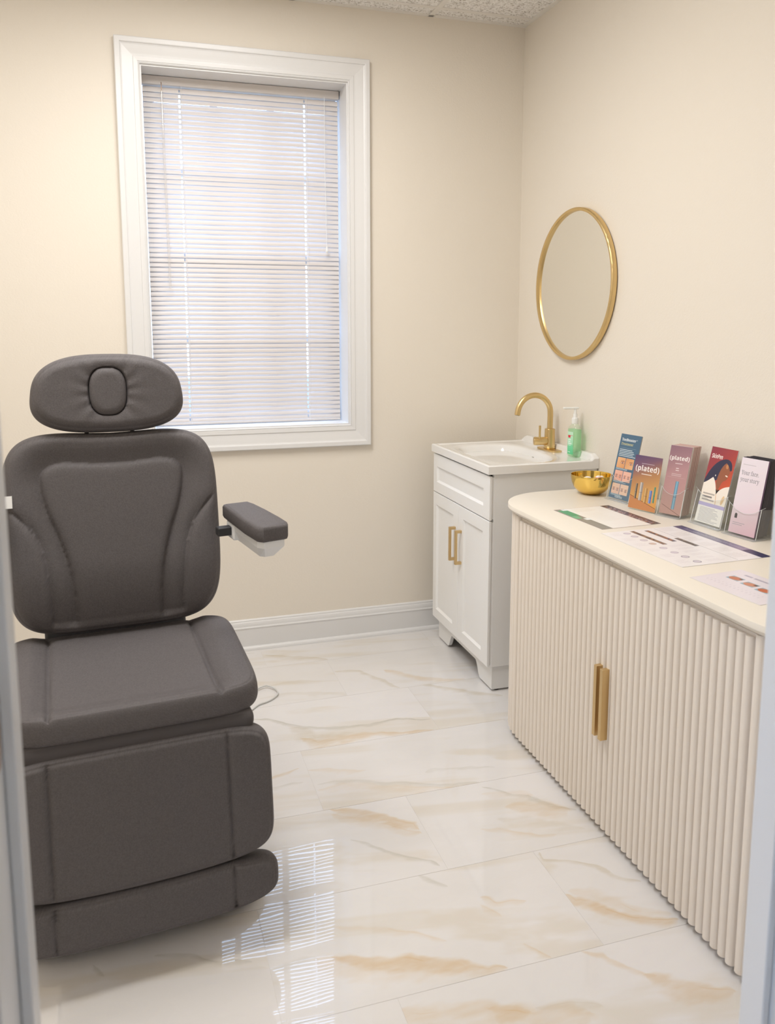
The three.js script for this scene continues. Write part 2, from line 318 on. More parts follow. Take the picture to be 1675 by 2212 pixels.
// ---------------------------------------------------------------- window and blind
// a mitred moulding round a rectangle: profile [d outwards from the opening, h proud of the wall]
function mitred(profile, x0, x1, y0, y1, side) {
  const corner = (k, d) => [[x0 - d, y0 - d], [x1 + d, y0 - d], [x1 + d, y1 + d], [x0 - d, y1 + d]][k];
  const a = side, b = (side + 1) % 4, pos = [];
  for (let i = 0; i + 1 < profile.length; i++) {
    const [d0, h0] = profile[i], [d1, h1] = profile[i + 1];
    const A = [...corner(a, d0), h0], B = [...corner(b, d0), h0], C = [...corner(b, d1), h1], D = [...corner(a, d1), h1];
    pos.push(...A, ...C, ...B, ...A, ...D, ...C);
  }
  for (const [k, flip] of [[a, 0], [b, 1]]) {                         // close the mitre ends
    for (let i = 0; i + 1 < profile.length; i++) {
      const [d0, h0] = profile[i], [d1, h1] = profile[i + 1];
      const P = [...corner(k, d0), 0], Q = [...corner(k, d1), 0], R = [...corner(k, d1), h1], S = [...corner(k, d0), h0];
      const q = flip ? [P, R, Q, P, S, R] : [P, Q, R, P, R, S]; for (const v of q) pos.push(...v);
    }
  }
  const g = new THREE.BufferGeometry(); g.setAttribute('position', new THREE.Float32BufferAttribute(pos, 3)); g.computeVertexNormals();
  g.setAttribute('uv', new THREE.Float32BufferAttribute(new Float32Array(pos.length / 3 * 2), 2)); return g;
}
const casingProfile = [[0, 0], [0, 0.011], [0.003, 0.0135], [0.006, 0.0115], [0.008, 0.0115], [0.008, 0.0145], [0.021, 0.0155], [0.0235, 0.0155], [0.025, 0.0125], [0.034, 0.0135], [0.052, 0.0165], [0.066, 0.0185], [0.071, 0.0205], [0.073, 0.0245], [0.076, 0.0255], [0.091, 0.0255], [0.094, 0.023], [0.094, 0]];
const win = structure('window_1', 'white framed sash window with moulded casing behind the blind', 'window');
{
  const [x0, x1, y0, y1] = WIN, f = (n, g, m = M.trim) => mesh(n, g, m, win);
  for (let s = 0; s < 4; s++) f('casing', mitred(casingProfile, x0, x1, y0, y1, s));
  f('jamb', box(x0, x0 + 0.006, y0, y1, -0.2, 0.002)); f('jamb', box(x1 - 0.006, x1, y0, y1, -0.2, 0.002));
  f('jamb', box(x0 + 0.006, x1 - 0.006, y1 - 0.006, y1, -0.2, 0.002)); f('sill', box(x0 + 0.006, x1 - 0.006, y0, y0 + 0.006, -0.2, 0.004));
  const ym = 1.74, sash = (a, b, z) => {                              // one sash: rails, stiles, muntins and panes
    const g = new THREE.Group(); g.name = 'sash'; win.add(g); const X0 = x0 + 0.012, X1 = x1 - 0.012, w = 0.045, add = (n, gg, m = M.vinyl) => mesh(n, gg, m, g);
    add('stile', rbox(X0, X0 + w, a, b, z, z + 0.03, 0.003)); add('stile', rbox(X1 - w, X1, a, b, z, z + 0.03, 0.003));
    add('rail', rbox(X0 + w, X1 - w, a, a + w, z, z + 0.03, 0.003)); add('rail', rbox(X0 + w, X1 - w, b - w, b, z, z + 0.03, 0.003));
    const gx0 = X0 + w, gx1 = X1 - w, gy0 = a + w, gy1 = b - w, t = 0.03;
    for (let k = 1; k < 3; k++) { const x = gx0 + (gx1 - gx0) * k / 3; add('muntin', box(x - t / 2, x + t / 2, gy0, gy1, z + 0.004, z + 0.022)); }
    for (let k = 1; k < 2; k++) { const y = gy0 + (gy1 - gy0) * k / 2; add('muntin', box(gx0, gx1, y - t / 2, y + t / 2, z + 0.005, z + 0.021)); }
    for (let i = 0; i < 3; i++) for (let j = 0; j < 2; j++) add('pane', new THREE.PlaneGeometry((gx1 - gx0) / 3 - t, (gy1 - gy0) / 2 - t).translate(gx0 + (gx1 - gx0) * (i + 0.5) / 3, gy0 + (gy1 - gy0) * (j + 0.5) / 2, z + 0.012), M.glass);
  };
  sash(y0 + 0.01, ym + 0.02, -0.185); sash(ym - 0.02, y1 - 0.008, -0.2);
}
{
  const t = thing('window_blind', 'closed off-white slatted blind hanging in the window', 'blind', [0, 0, 0]);
  const x0 = -1.668, x1 = -0.842, zc = -0.128, tilt = THREE.MathUtils.degToRad(67), n = 69, pitch = 0.02025, yTop = 2.412;
  mesh('headrail', rbox(-1.672, -0.8385, 2.429, 2.4625, -0.15, -0.112, 0.002), M.slat, t);
  mesh('bottom_rail', rbox(x0, x1, 1.0115, 1.022, zc - 0.011, zc + 0.011, 0.003), M.slat, t);
  // one slat: a crowned strip with two cord holes
  const us = [x0, -1.524, -1.5175, -0.9955, -0.989, x1], vs = [-0.0125, -0.0075, -0.0045, 0, 0.0045, 0.0085, 0.0125], pos = [], uvs = [];
  const P = (x, v) => { const c = 0.0019 * (1 - (v / 0.0125) ** 2); return [x, v * Math.sin(tilt) - c * Math.cos(tilt) * -1, -v * Math.cos(tilt) + c * Math.sin(tilt)]; };
  for (let i = 0; i + 1 < us.length; i++) for (let j = 0; j + 1 < vs.length; j++) {
    if ((i === 1 || i === 3) && (j >= 1 && j <= 3)) continue;
    const A = P(us[i], vs[j]), B = P(us[i + 1], vs[j]), C = P(us[i + 1], vs[j + 1]), D = P(us[i], vs[j + 1]);
    pos.push(...A, ...B, ...C, ...A, ...C, ...D);
  }
  let g = new THREE.BufferGeometry(); g.setAttribute('position', new THREE.Float32BufferAttribute(pos, 3)); g = mergeVertices(g); g.computeVertexNormals();
  for (let k = 0; k < n; k++) { const m = mesh('slat', g, M.slat, t, [0, yTop - k * pitch, zc]); m.rotation.x = (hash2(k, 5) - 0.5) * 0.018; m.rotation.z = (hash2(k, 9) - 0.5) * 0.0012; }
  for (const x of [-1.513, -0.984]) { mesh('ladder_cord', tube([[x, 2.43, zc + 0.012], [x, 1.8, zc + 0.013], [x, 1.015, zc + 0.012]], 0.0006, 8, 5), M.white, t); }
  const wand = mesh('tilt_wand', tube([[-1.593, 2.40, -0.095], [-1.590, 2.0, -0.088], [-1.586, 1.60, -0.086]], 0.0052, 10, 8), M.acrylicWand ?? (M.acrylicWand = phys([0.95, 0.94, 0.93], 0.08, { transmission: 0.88, thickness: 0 })), t);
  mesh('wand_hook', tube([[-1.593, 2.436, -0.105], [-1.593, 2.425, -0.097], [-1.593, 2.41, -0.096], [-1.593, 2.398, -0.095]], 0.0014, 10, 6), M.bronze, wand);
  const cord = mesh('lift_cord', tube([[-0.906, 2.43, -0.105], [-0.907, 2.1, -0.1], [-0.903, 1.79, -0.098]], 0.0012, 10, 5), M.white, t);
  mesh('cord_tassel', lathe([[0, 0.0], [0.0055, 0.002], [0.005, 0.012], [0.002, 0.03], [0, 0.032]], 12), M.white, cord, [-0.903, 1.765, -0.098]);
}
// hall windows that let the daylight in behind the camera
function hallWindow(name, label, x0, x1, y0, y1, turn, pos) {
  const g = structure(name, label, 'window'); g.position.set(...pos); g.rotation.y = turn; const w = 0.06, add = (n, gg, m = M.vinyl) => mesh(n, gg, m, g);
  add('frame', box(x0, x1, y0, y0 + w, -0.09, -0.04)); add('frame', box(x0, x1, y1 - w, y1, -0.09, -0.04));
  add('frame', box(x0, x0 + w, y0 + w, y1 - w, -0.09, -0.04)); add('frame', box(x1 - w, x1, y0 + w, y1 - w, -0.09, -0.04));
  const xm = (x0 + x1) / 2; add('mullion', box(xm - 0.025, xm + 0.025, y0 + w, y1 - w, -0.09, -0.04));
  add('pane', new THREE.PlaneGeometry(xm - 0.025 - x0 - w, y1 - y0 - 2 * w).translate((x0 + w + xm - 0.025) / 2, (y0 + y1) / 2, -0.06), M.glass);
  add('pane', new THREE.PlaneGeometry(xm - 0.025 - x0 - w, y1 - y0 - 2 * w).translate((x1 - w + xm + 0.025) / 2, (y0 + y1) / 2, -0.06), M.glass);
}
hallWindow('window_2', 'white framed window in the left hall wall', -(HWIN[1] - HWIN[0]) / 2, (HWIN[1] - HWIN[0]) / 2, HWIN[2], HWIN[3], Math.PI / 2, [XL, 0, (HWIN[0] + HWIN[1]) / 2]);

// ---------------------------------------------------------------- doorway the camera looks through
const door = structure('door_1', 'white painted door frame with stop and strike plate', 'door frame');
{
  const xa = -1.888, xb = -0.927, st = 0.0125, h = 2.09, f = (n, g, m = M.trim) => mesh(n, g, m, door);
  f('jamb', box(xa - 0.012, xa, 0, h, ZF, ZH)); f('jamb', box(xb, xb + 0.012, 0, h, ZF, ZH)); f('head_jamb', box(xa, xb, h, h + 0.01, ZF, ZH));
  f('door_stop', rbox(xa, xa + st, 0, h, ZF + 0.001, ZF + 0.046, 0.003)); f('door_stop', rbox(xb - st, xb, 0, h, ZF + 0.001, ZF + 0.046, 0.003)); f('door_stop', rbox(xa + st, xb - st, h - st, h, ZF + 0.001, ZF + 0.046, 0.003));
  const prof = [[0.006, 0], [0.006, 0.009], [0.009, 0.0125], [0.014, 0.0125], [0.017, 0.0105], [0.04, 0.014], [0.062, 0.017], [0.066, 0.0165], [0.066, 0]];
  for (const [z, turn] of [[ZH, 0], [ZF, Math.PI]]) for (const side of [1, 2, 3]) {
    const g = mitred(prof, xa, xb, -0.4, h, side); if (turn) { g.translate(-(xa + xb) / 2, 0, 0); g.rotateY(Math.PI); g.translate((xa + xb) / 2, 0, 0); }
    const p = g.attributes.position; for (let i = 0; i < p.count; i++) p.setY(i, Math.max(p.getY(i), 0)); g.translate(0, 0, z); f('casing', g);
  }
  const plate = f('strike_plate', extrudeZ([[-0.014, -0.035], [0.012, -0.035], [0.018, -0.02], [0.02, 0], [0.018, 0.02], [0.012, 0.035], [-0.014, 0.035]], 0.002, 0.0006), M.bronze);
  plate.rotation.y = Math.PI / 2; plate.position.set(xa, 1.07, ZF + 0.082); plate.rotation.z = 0;
}

// ---------------------------------------------------------------- washstand: cabinet, basin top, tap, soap
const VX = -0.4693, VZ0 = 0.1245, VZ1 = 0.738;
function shaker(name, z0, z1, y0, y1, iz0, iz1, iy0, iy1, parent, label) {   // front panel facing -x with a recessed field
  const frame = extrudeZ([[z0, y0], [z1, y0], [z1, y1], [z0, y1]], 0.0075, 0.0016, [[[iz0, iy0], [iz0, iy1], [iz1, iy1], [iz1, iy0]]]);
  const field = box(z0 + 0.004, z1 - 0.004, y0 + 0.004, y1 - 0.004, -0.010, 0.0005);
  // chamfered inner lip of the recess
  const lip = []; const c = 0.007, A = [[iz0, iy0], [iz1, iy0], [iz1, iy1], [iz0, iy1]], B = [[iz0 + c, iy0 + c], [iz1 - c, iy0 + c], [iz1 - c, iy1 - c], [iz0 + c, iy1 - c]];
  for (let k = 0; k < 4; k++) { const n = (k + 1) % 4, a = [...A[k], 0.0075], b = [...A[n], 0.0075], q = [...B[n], 0.0006], d = [...B[k], 0.0006]; lip.push(...a, ...b, ...q, ...a, ...q, ...d); }
  const lg = new THREE.BufferGeometry(); lg.setAttribute('position', new THREE.Float32BufferAttribute(lip, 3)); lg.computeVertexNormals(); lg.setAttribute('uv', new THREE.Float32BufferAttribute(new Float32Array(lip.length / 3 * 2), 2));
  const g = merged([frame, field, lg]); g.rotateY(-Math.PI / 2); g.scale(1, 1, 1);   // local x -> +z, local z -> -x
  const m = mesh(name, g, M.vanity, parent, [VX + 0.0091, 0, 0]); return m;
}
{
  const t = thing('vanity_cabinet', 'white shaker vanity cabinet with gold pulls in the corner', 'cabinet', [0, 0, 0]);
  mesh('side_panel', rbox(VX + 0.0193, -0.002, 0.105, 0.882, VZ0 + 0.003, VZ0 + 0.019, 0.0015), M.vanity, t); mesh('side_panel', rbox(VX + 0.0193, -0.002, 0.105, 0.882, VZ1 - 0.019, VZ1 - 0.003, 0.0015), M.vanity, t);
  mesh('bottom_panel', box(VX + 0.0193, -0.002, 0.105, 0.121, VZ0 + 0.019, VZ1 - 0.019), M.vanity, t); mesh('back_panel', box(-0.012, -0.002, 0.121, 0.882, VZ0 + 0.019, VZ1 - 0.019), M.vanity, t); mesh('front_rail', box(VX + 0.0193, VX + 0.035, 0.68, 0.80, VZ0 + 0.019, VZ1 - 0.019), M.vanity, t);
  shaker('drawer_front', VZ0, VZ1, 0.7015, 0.874, 0.166, 0.678, 0.750, 0.818, t);
  const zm = 0.4265;
  const dl = shaker('door', VZ0, zm - 0.001, 0.11, 0.6975, 0.164, 0.366, 0.156, 0.642, t);
  const dr = shaker('door', zm + 0.001, VZ1, 0.11, 0.6975, 0.479, 0.676, 0.158, 0.646, t);
  const pull = merged([rbox(-0.029, -0.019, 0.0, 0.147, -0.0062, 0.0062, 0.0015), rbox(-0.024, 0.0005, 0.0, 0.012, -0.0065, 0.0065, 0.0015), rbox(-0.024, 0.0005, 0.135, 0.147, -0.0065, 0.0065, 0.0015)]);
  mesh('handle', pull, M.satin, dl, [-0.009, 0.450, 0.392]); mesh('handle', pull, M.satin, dr, [-0.009, 0.450, 0.459]);
  // scalloped plinth with bracket feet
  const z0 = VZ0 + 0.012, z1 = VZ1 - 0.012, cut = (a, b) => { const o = []; for (let i = 0; i <= 10; i++) { const k = i / 10, s = k * k * (3 - 2 * k); o.push([a + (b - a) * k, 0.008 + 0.062 * s]); } return o; };
  const outline = [[z0, 0.008], ...cut(z0 + 0.115, z0 + 0.165), ...cut(z1 - 0.115, z1 - 0.165).reverse(), [z1, 0.008], [z1, 0.108], [z0, 0.108]];
  const sk = extrudeZ(outline, 0.016); sk.rotateY(-Math.PI / 2); mesh('plinth', sk, M.vanity, t, [VX + 0.044, 0, 0]);
  mesh('plinth_side', box(VX + 0.044, -0.03, 0.008, 0.106, z1 - 0.016, z1), M.vanity, t); mesh('plinth_side', box(VX + 0.044, -0.03, 0.008, 0.106, z0, z0 + 0.016), M.vanity, t);
  for (const [x, z] of [[VX + 0.055, z0 + 0.02], [VX + 0.055, z1 - 0.02], [-0.06, z0 + 0.02], [-0.06, z1 - 0.02]]) mesh('foot', cyl(0.013, 0.009, 16), M.black, t, [x, 0.0045, z]);
}
{ // one-piece basin top
  const X0 = -0.478, X1 = -0.001, Z0 = 0.118, Z1 = 0.745, YT = 0.9166, YB = 0.8825, nx = 96, nz = 112, pos = [], idx = [];
  const bx = -0.268, bz = 0.431;
  const height = (x, z) => {
    const e = Math.min(x - X0, z - Z0, Z1 - z);                        // raised rim along three sides
    let y = YT - 0.0035 * smooth(0.014, 0.03, e);
    const q = Math.pow(Math.pow(Math.abs((x - bx) / 0.157), 3.2) + Math.pow(Math.abs((z - bz) / 0.252), 3.2), 1 / 3.2);
    y -= 0.098 * (1 - Math.pow(clamp(q), 3.2)) * smooth(1.02, 0.86, q);
    y -= 0.004 * smooth(1.12, 0.95, q);
    const back = smooth(-0.034, -0.020, x), zz = Math.min(z - Z0, Z1 - z);
    y += 0.026 * back * (0.35 + 0.65 * smooth(0.0, 0.035, zz));      // low splash ledge at the wall, eased at its ends
    const r = 0.004; y -= r * (1 - Math.sqrt(1 - Math.pow(1 - clamp(e / r), 2)));
    return y;
  };
  const sx = (k) => { const t = k / nx; return X0 + (X1 - X0) * (t + 0.06 * Math.sin(2 * Math.PI * t) * -1); }, sz = (k) => { const t = k / nz; return Z0 + (Z1 - Z0) * (t - 0.06 * Math.sin(2 * Math.PI * t)); };
  for (let i = 0; i <= nx; i++) for (let j = 0; j <= nz; j++) pos.push(sx(i), height(sx(i), sz(j)), sz(j));
  const id = (i, j) => i * (nz + 1) + j;
  for (let i = 0; i < nx; i++) for (let j = 0; j < nz; j++) idx.push(id(i, j), id(i, j + 1), id(i + 1, j), id(i + 1, j), id(i, j + 1), id(i + 1, j + 1));
  const g = new THREE.BufferGeometry(); g.setAttribute('position', new THREE.Float32BufferAttribute(pos, 3)); g.setIndex(idx); g.computeVertexNormals(); g.setAttribute('uv', new THREE.Float32BufferAttribute(new Float32Array(pos.length / 3 * 2), 2));
  const sidePos = [], ring = [];
  for (let j = 0; j <= nz; j++) ring.push([sx(0), sz(j), 0]); for (let i = 1; i <= nx; i++) ring.push([sx(i), sz(nz)]); for (let j = nz - 1; j >= 0; j--) ring.push([sx(nx), sz(j)]); for (let i = nx - 1; i >= 0; i--) ring.push([sx(i), sz(0)]);
  for (let k = 0; k + 1 < ring.length; k++) { const [a, b] = ring[k], [c, d] = ring[k + 1], A = [a, height(a, b), b], B = [c, height(c, d), d], C = [c, YB, d], D = [a, YB, b]; sidePos.push(...A, ...D, ...C, ...A, ...C, ...B); }
  const s = new THREE.BufferGeometry(); s.setAttribute('position', new THREE.Float32BufferAttribute(sidePos, 3)); s.computeVertexNormals(); s.setAttribute('uv', new THREE.Float32BufferAttribute(new Float32Array(sidePos.length / 3 * 2), 2));
  const t = thing('basin_top', 'glossy white ceramic sink top on the vanity cabinet', 'sink', [0, 0, 0]);
  mesh('basin', merged([g, s]), M.porcelain, t);
  mesh('underside', box(X0 + 0.001, X1 - 0.001, YB - 0.0001, YB + 0.002, Z0 + 0.001, Z1 - 0.001), M.porcelain, t);
  mesh('overflow_ring', new THREE.TorusGeometry(0.010, 0.0022, 10, 24), std([0.6, 0.6, 0.6], 0.15, { metalness: 1 }), t, [-0.131, 0.876, 0.431], [0, Math.PI / 2, 0]);
  mesh('drain', lathe([[0, 0.004], [0.018, 0.003], [0.022, 0], [0.022, -0.003]], 24), std([0.6, 0.6, 0.6], 0.15, { metalness: 1 }), t, [bx, 0.818, bz]);
}
{
  const t = thing('faucet', 'brushed gold single lever gooseneck faucet on the sink', 'faucet', [-0.052, 0.9115, 0.43]);
  const pl = new THREE.Shape(); pl.absarc(0.052, 0, 0.0275, -Math.PI / 2, Math.PI / 2); pl.absarc(-0.052, 0, 0.0275, Math.PI / 2, Math.PI * 1.5);
  const plate = new THREE.ExtrudeGeometry(pl, { depth: 0.003, bevelEnabled: true, bevelThickness: 0.0025, bevelSize: 0.0025, bevelSegments: 3, bevelOffset: -0.0025, curveSegments: 20 });
  plate.rotateX(-Math.PI / 2); plate.rotateY(Math.PI / 2); mesh('deck_plate', plate, M.gold, t, [0, 0.0025, 0]);
  mesh('body', lathe([[0, 0.004], [0.0245, 0.004], [0.0245, 0.016], [0.0225, 0.0165], [0.0225, 0.0185], [0.0235, 0.019], [0.0215, 0.092], [0.0205, 0.0945], [0, 0.0945]], 40), M.gold, t);
  const neck = []; neck.push([0, 0.09, 0], [0, 0.13, 0], [0, 0.16, 0]); const R = 0.077, cy = 0.163;
  for (let k = 1; k <= 14; k++) { const a = Math.PI * 0.93 * k / 14; neck.push([-R + R * Math.cos(a), cy + R * Math.sin(a), 0]); }
  { const a = Math.PI * 0.93; neck.push([-R + R * Math.cos(a) - 0.004, cy + R * Math.sin(a) - 0.022, 0]); }
  mesh('spout', tube(neck, 0.0122, 70, 20), M.gold, t);
  const end = neck[neck.length - 1]; mesh('aerator', cyl(0.0095, 0.004, 20), M.black, t, [end[0], end[1] + 0.0005, 0], [0, 0, -0.18]);
  const lv = mesh('lever_hub', lathe([[0, 0], [0.017, 0], [0.018, 0.001], [0.018, 0.022], [0.0172, 0.0228], [0.0172, 0.0242], [0.018, 0.025], [0.018, 0.055], [0.0165, 0.057], [0, 0.057]], 32), M.gold, t, [-0.016, 0.042, 0.006], [0, -0.3, Math.PI / 2]);
  mesh('lever_pin', cyl(0.0047, 0.056, 14), M.gold, t, [-0.058, 0.084, 0.019]);
}
{
  const liquid = phys([0.72, 0.96, 0.77], 0.06, { transmission: 0.86, thickness: 0, ior: 1.4 });
  const shell = phys([0.93, 0.97, 0.92], 0.04, { transmission: 0.96, thickness: 0, ior: 1.46 });
  const t = thing('soap_bottle', 'clear pump bottle of green hand soap on the sink', 'soap bottle', [-0.043, 0.9133, 0.622], 0.12);
  const prof = (s, y0, y1, top) => {                                   // stacked rounded-rectangle sections
    const rings = [], N = 40; const ys = top ? [[y0, 0.86], [y0 + 0.003, 0.96], [y0 + 0.008, 1], [y0 + 0.1, 1], [y0 + 0.115, 0.97], [y0 + 0.124, 0.84], [y0 + 0.130, 0.6], [y0 + 0.134, 0.42], [y1, 0.4]] : [[y0, 0.86], [y0 + 0.004, 0.97], [y0 + 0.008, 1], [y1, 1]];
    const pos = [], idx = [];
    ys.forEach(([y, k]) => { for (let i = 0; i < N; i++) { const a = i / N * 2 * Math.PI, p = 3.4, c = Math.cos(a), q = Math.sin(a), r = Math.pow(Math.pow(Math.abs(c), p) + Math.pow(Math.abs(q), p), -1 / p); pos.push(c * r * 0.0195 * s * (k < 0.9 ? Math.max(k, 0.62) : k), y, q * r * 0.031 * s * k); } });
    for (let j = 0; j + 1 < ys.length; j++) for (let i = 0; i < N; i++) { const n = (i + 1) % N, a = j * N + i, b = j * N + n, c = a + N, d = b + N; idx.push(a, c, b, b, c, d); }
    for (const [j, f] of [[0, 0], [ys.length - 1, 1]]) for (let i = 1; i + 1 < N; i++) idx.push(...(f ? [j * N, j * N + i + 1, j * N + i] : [j * N, j * N + i, j * N + i + 1]));
    const g = new THREE.BufferGeometry(); g.setAttribute('position', new THREE.Float32BufferAttribute(pos, 3)); g.setIndex(idx); g.computeVertexNormals(); return g;
  };
  const b = mesh('bottle', prof(1, 0, 0.138, true), shell, t); mesh('soap', prof(0.955, 0.003, 0.113, false), liquid, b);
  const pump = std([0.86, 0.87, 0.84], 0.4);
  const p = mesh('pump', merged([lathe([[0.0135, 0.136], [0.0135, 0.157], [0.0115, 0.160], [0.008, 0.162], [0.008, 0.176], [0.0055, 0.178], [0.0055, 0.196], [0, 0.196]], 24), rbox(-0.05, 0.014, 0.196, 0.204, -0.0075, 0.0075, 0.003)]), pump, t); p.rotation.y = -0.35;
  const lab = canvasTex(256, 512, (g, w, h) => {
    const gr = g.createLinearGradient(0, 0, 0, h); gr.addColorStop(0, '#c9ecd2'); gr.addColorStop(0.55, '#a5e2b8'); gr.addColorStop(0.6, '#7ed6a3'); gr.addColorStop(1, '#5fcb90'); g.fillStyle = gr; g.fillRect(0, 0, w, h);
    g.fillStyle = '#d8283c'; g.fillRect(20, 84, 110, 56); g.fillRect(20, 80, 216, 9); g.fillStyle = '#eefcf2'; for (const [y, w2, hh] of [[170, 120, 22], [212, 84, 26], [252, 150, 30], [300, 110, 14], [455, 96, 14]]) { for (let x = 28; x < 28 + w2; x += 26) g.fillRect(x, y + (x % 3) * 2, 20, hh); }
  });
  mesh('label', new THREE.PlaneGeometry(0.036, 0.092).rotateY(-Math.PI / 2), new THREE.MeshStandardMaterial({ map: lab, roughness: 0.4 }), t, [-0.0205, 0.058, 0]);
}
// round mirror
{
  const t = thing('round_mirror', 'round wall mirror with thin gold frame above the sink', 'mirror', [0, 1.61, 0.522]);
  const prof = [[0.2935, 0.004], [0.3055, 0.004], [0.307, 0.006], [0.307, 0.022], [0.3055, 0.0245], [0.3035, 0.0255], [0.2965, 0.0255], [0.2945, 0.0245], [0.2935, 0.0225], [0.2935, 0.004]];
  const fr = lathe(prof, 128); fr.rotateZ(Math.PI / 2); mesh('frame', toCreasedNormals(fr, 0.6), M.gold, t);
  mesh('mirror_glass', cyl(0.2945, 0.003, 96).rotateZ(Math.PI / 2), M.mirror, t, [-0.0125, 0, 0]);
  mesh('backing', cyl(0.294, 0.009, 64).rotateZ(Math.PI / 2), M.black, t, [-0.0055, 0, 0]);
}

// ---------------------------------------------------------------- fluted sideboard and its worktop
function plan(d) {                                                     // outline (x, z) of the worktop, moved inwards by d
  const fx = -0.548 + d, r = 0.22 - d, cx = -0.328, c0 = 1.113, c1 = 2.208, o = [];
  o.push([-0.001, c0 - r]);
  for (let k = 0; k <= 20; k++) { const a = -Math.PI / 2 - k / 20 * Math.PI / 2; o.push([cx + r * Math.cos(a), c0 + r * Math.sin(a)]); }
  for (let k = 0; k <= 20; k++) { const a = Math.PI - k / 20 * Math.PI / 2; o.push([cx + r * Math.cos(a), c1 + r * Math.sin(a)]); }
  o.push([-0.001, c1 + r]); return o;
}
function loftPlan(rings) {                                             // rings of [y, inset], bottom to top, capped
  const P = rings.map(([y, d]) => plan(d).map(([x, z]) => [x, y, z])), n = P[0].length, pos = [];
  for (let j = 0; j + 1 < P.length; j++) for (let i = 0; i < n; i++) { const k = (i + 1) % n, A = P[j][i], B = P[j][k], C = P[j + 1][k], D = P[j + 1][i]; pos.push(...A, ...B, ...C, ...A, ...C, ...D); }
  for (const [R, up] of [[P[0], 0], [P[P.length - 1], 1]]) { const tri = THREE.ShapeUtils.triangulateShape(R.map((p) => new THREE.Vector2(p[0], p[2])), []); for (const [a, b, c] of tri) { const q = [R[a], R[b], R[c]]; const area = (q[1][0] - q[0][0]) * (q[2][2] - q[0][2]) - (q[2][0] - q[0][0]) * (q[1][2] - q[0][2]); const f = (area > 0) === !!up ? [q[0], q[2], q[1]] : q; for (const v of f) pos.push(...v); } }
  const g = new THREE.BufferGeometry(); g.setAttribute('position', new THREE.Float32BufferAttribute(pos, 3)); g.computeVertexNormals();
  return metricUV(toCreasedNormals(g, 0.5));
}
const flute = (h) => { const s = new THREE.Shape(), n = 8; for (let k = 0; k <= n; k++) { const a = Math.PI * k / n, x = 0.0117 * Math.cos(a), y = 0.0125 * Math.pow(Math.sin(a), 0.85); k ? s.lineTo(x, y) : s.moveTo(x, y); } const g = new THREE.ExtrudeGeometry(s, { depth: h, bevelEnabled: false }); g.rotateX(-Math.PI / 2); g.rotateY(Math.PI); return toCreasedNormals(g, 0.7); };   // bulges towards +z
{
  const t = thing('fluted_cabinet', 'cream fluted sideboard with rounded end and gold bar handles', 'sideboard', [0, 0, 0]);
  const FX = -0.519, DI = 0.029;
  mesh('body', loftPlan([[0.03, DI + 0.012], [0.8115, DI + 0.012]]), M.cabinet, t);
  mesh('plinth', loftPlan([[0.0, 0.07], [0.032, 0.07]]), M.cabinet, t);
  const hf = flute(0.772), hc = flute(0.784);
  const doorAt = (z0, z1, handleZ, lab) => {
    const d = mesh('door', rbox(FX, FX + 0.012, 0.0225, 0.8035, z0, z1, 0.001), M.cabinet, t);
    const n = 21, p = (z1 - z0) / n;
    for (let k = 0; k < n; k++) mesh('flute', hf, M.cabinet, d, [FX + 0.0005, 0.0235, z0 + p * (k + 0.5)], [0, -Math.PI / 2, 0]);
    const bar = merged([rbox(-0.022, 0.001, 0.297, 0.505, -0.007, 0.007, 0.0012)]);
    mesh('handle', bar, M.satin, d, [FX - 0.009, 0, handleZ]).userData.label = 'gold bar handle';
  };
  doorAt(1.1125, 1.6595, 1.6445, false); doorAt(1.6615, 2.2085, 1.6755, true);
  for (const [c, s] of [[1.1085, -1], [2.2125, 1]]) {                  // rounded ends
    const panel = []; const seg = 16, r = 0.191;
    const outer = [], inner = []; for (let k = 0; k <= seg; k++) { const a = k / seg * Math.PI / 2; outer.push([-0.328 - r * Math.cos(a), s * r * Math.sin(a)]); inner.push([-0.328 - (r - 0.011) * Math.cos(a), s * (r - 0.011) * Math.sin(a)]); }
    outer.push([-0.002, s * r]); inner.push([-0.002, s * (r - 0.011)]);
    const g = extrudeZ([...outer, ...inner.reverse()].map(([x, z]) => [x, -z]), 0.787); g.rotateX(-Math.PI / 2); g.translate(0, 0.0235, c);
    const m = mesh('end_panel', toCreasedNormals(g, 0.4), M.cabinet, t);
    for (let k = 0; k < 12; k++) { const a = (k + 0.5) / 12 * Math.PI / 2, nx = -Math.cos(a), nz = s * Math.sin(a); mesh('flute', hc, M.cabinet, m, [-0.328 + (r - 0.0005) * nx, 0.0245, c + (r - 0.0005) * nz], [0, Math.atan2(nx, nz), 0]); }
    for (let k = 0; k < 12; k++) mesh('flute', hc, M.cabinet, m, [-0.314 + k * 0.0255, 0.0245, c + s * (r - 0.0005)], [0, s < 0 ? Math.PI : 0, 0]);
  }
  single('worktop', 'cream worktop with rounded corners on the fluted sideboard', 'worktop', loftPlan([[0.8118, 0.015], [0.8255, 0.0], [0.8384, 0.0], [0.8393, 0.0004], [0.8397, 0.0013]]), M.worktop);
}
const TOPY = 0.8397;

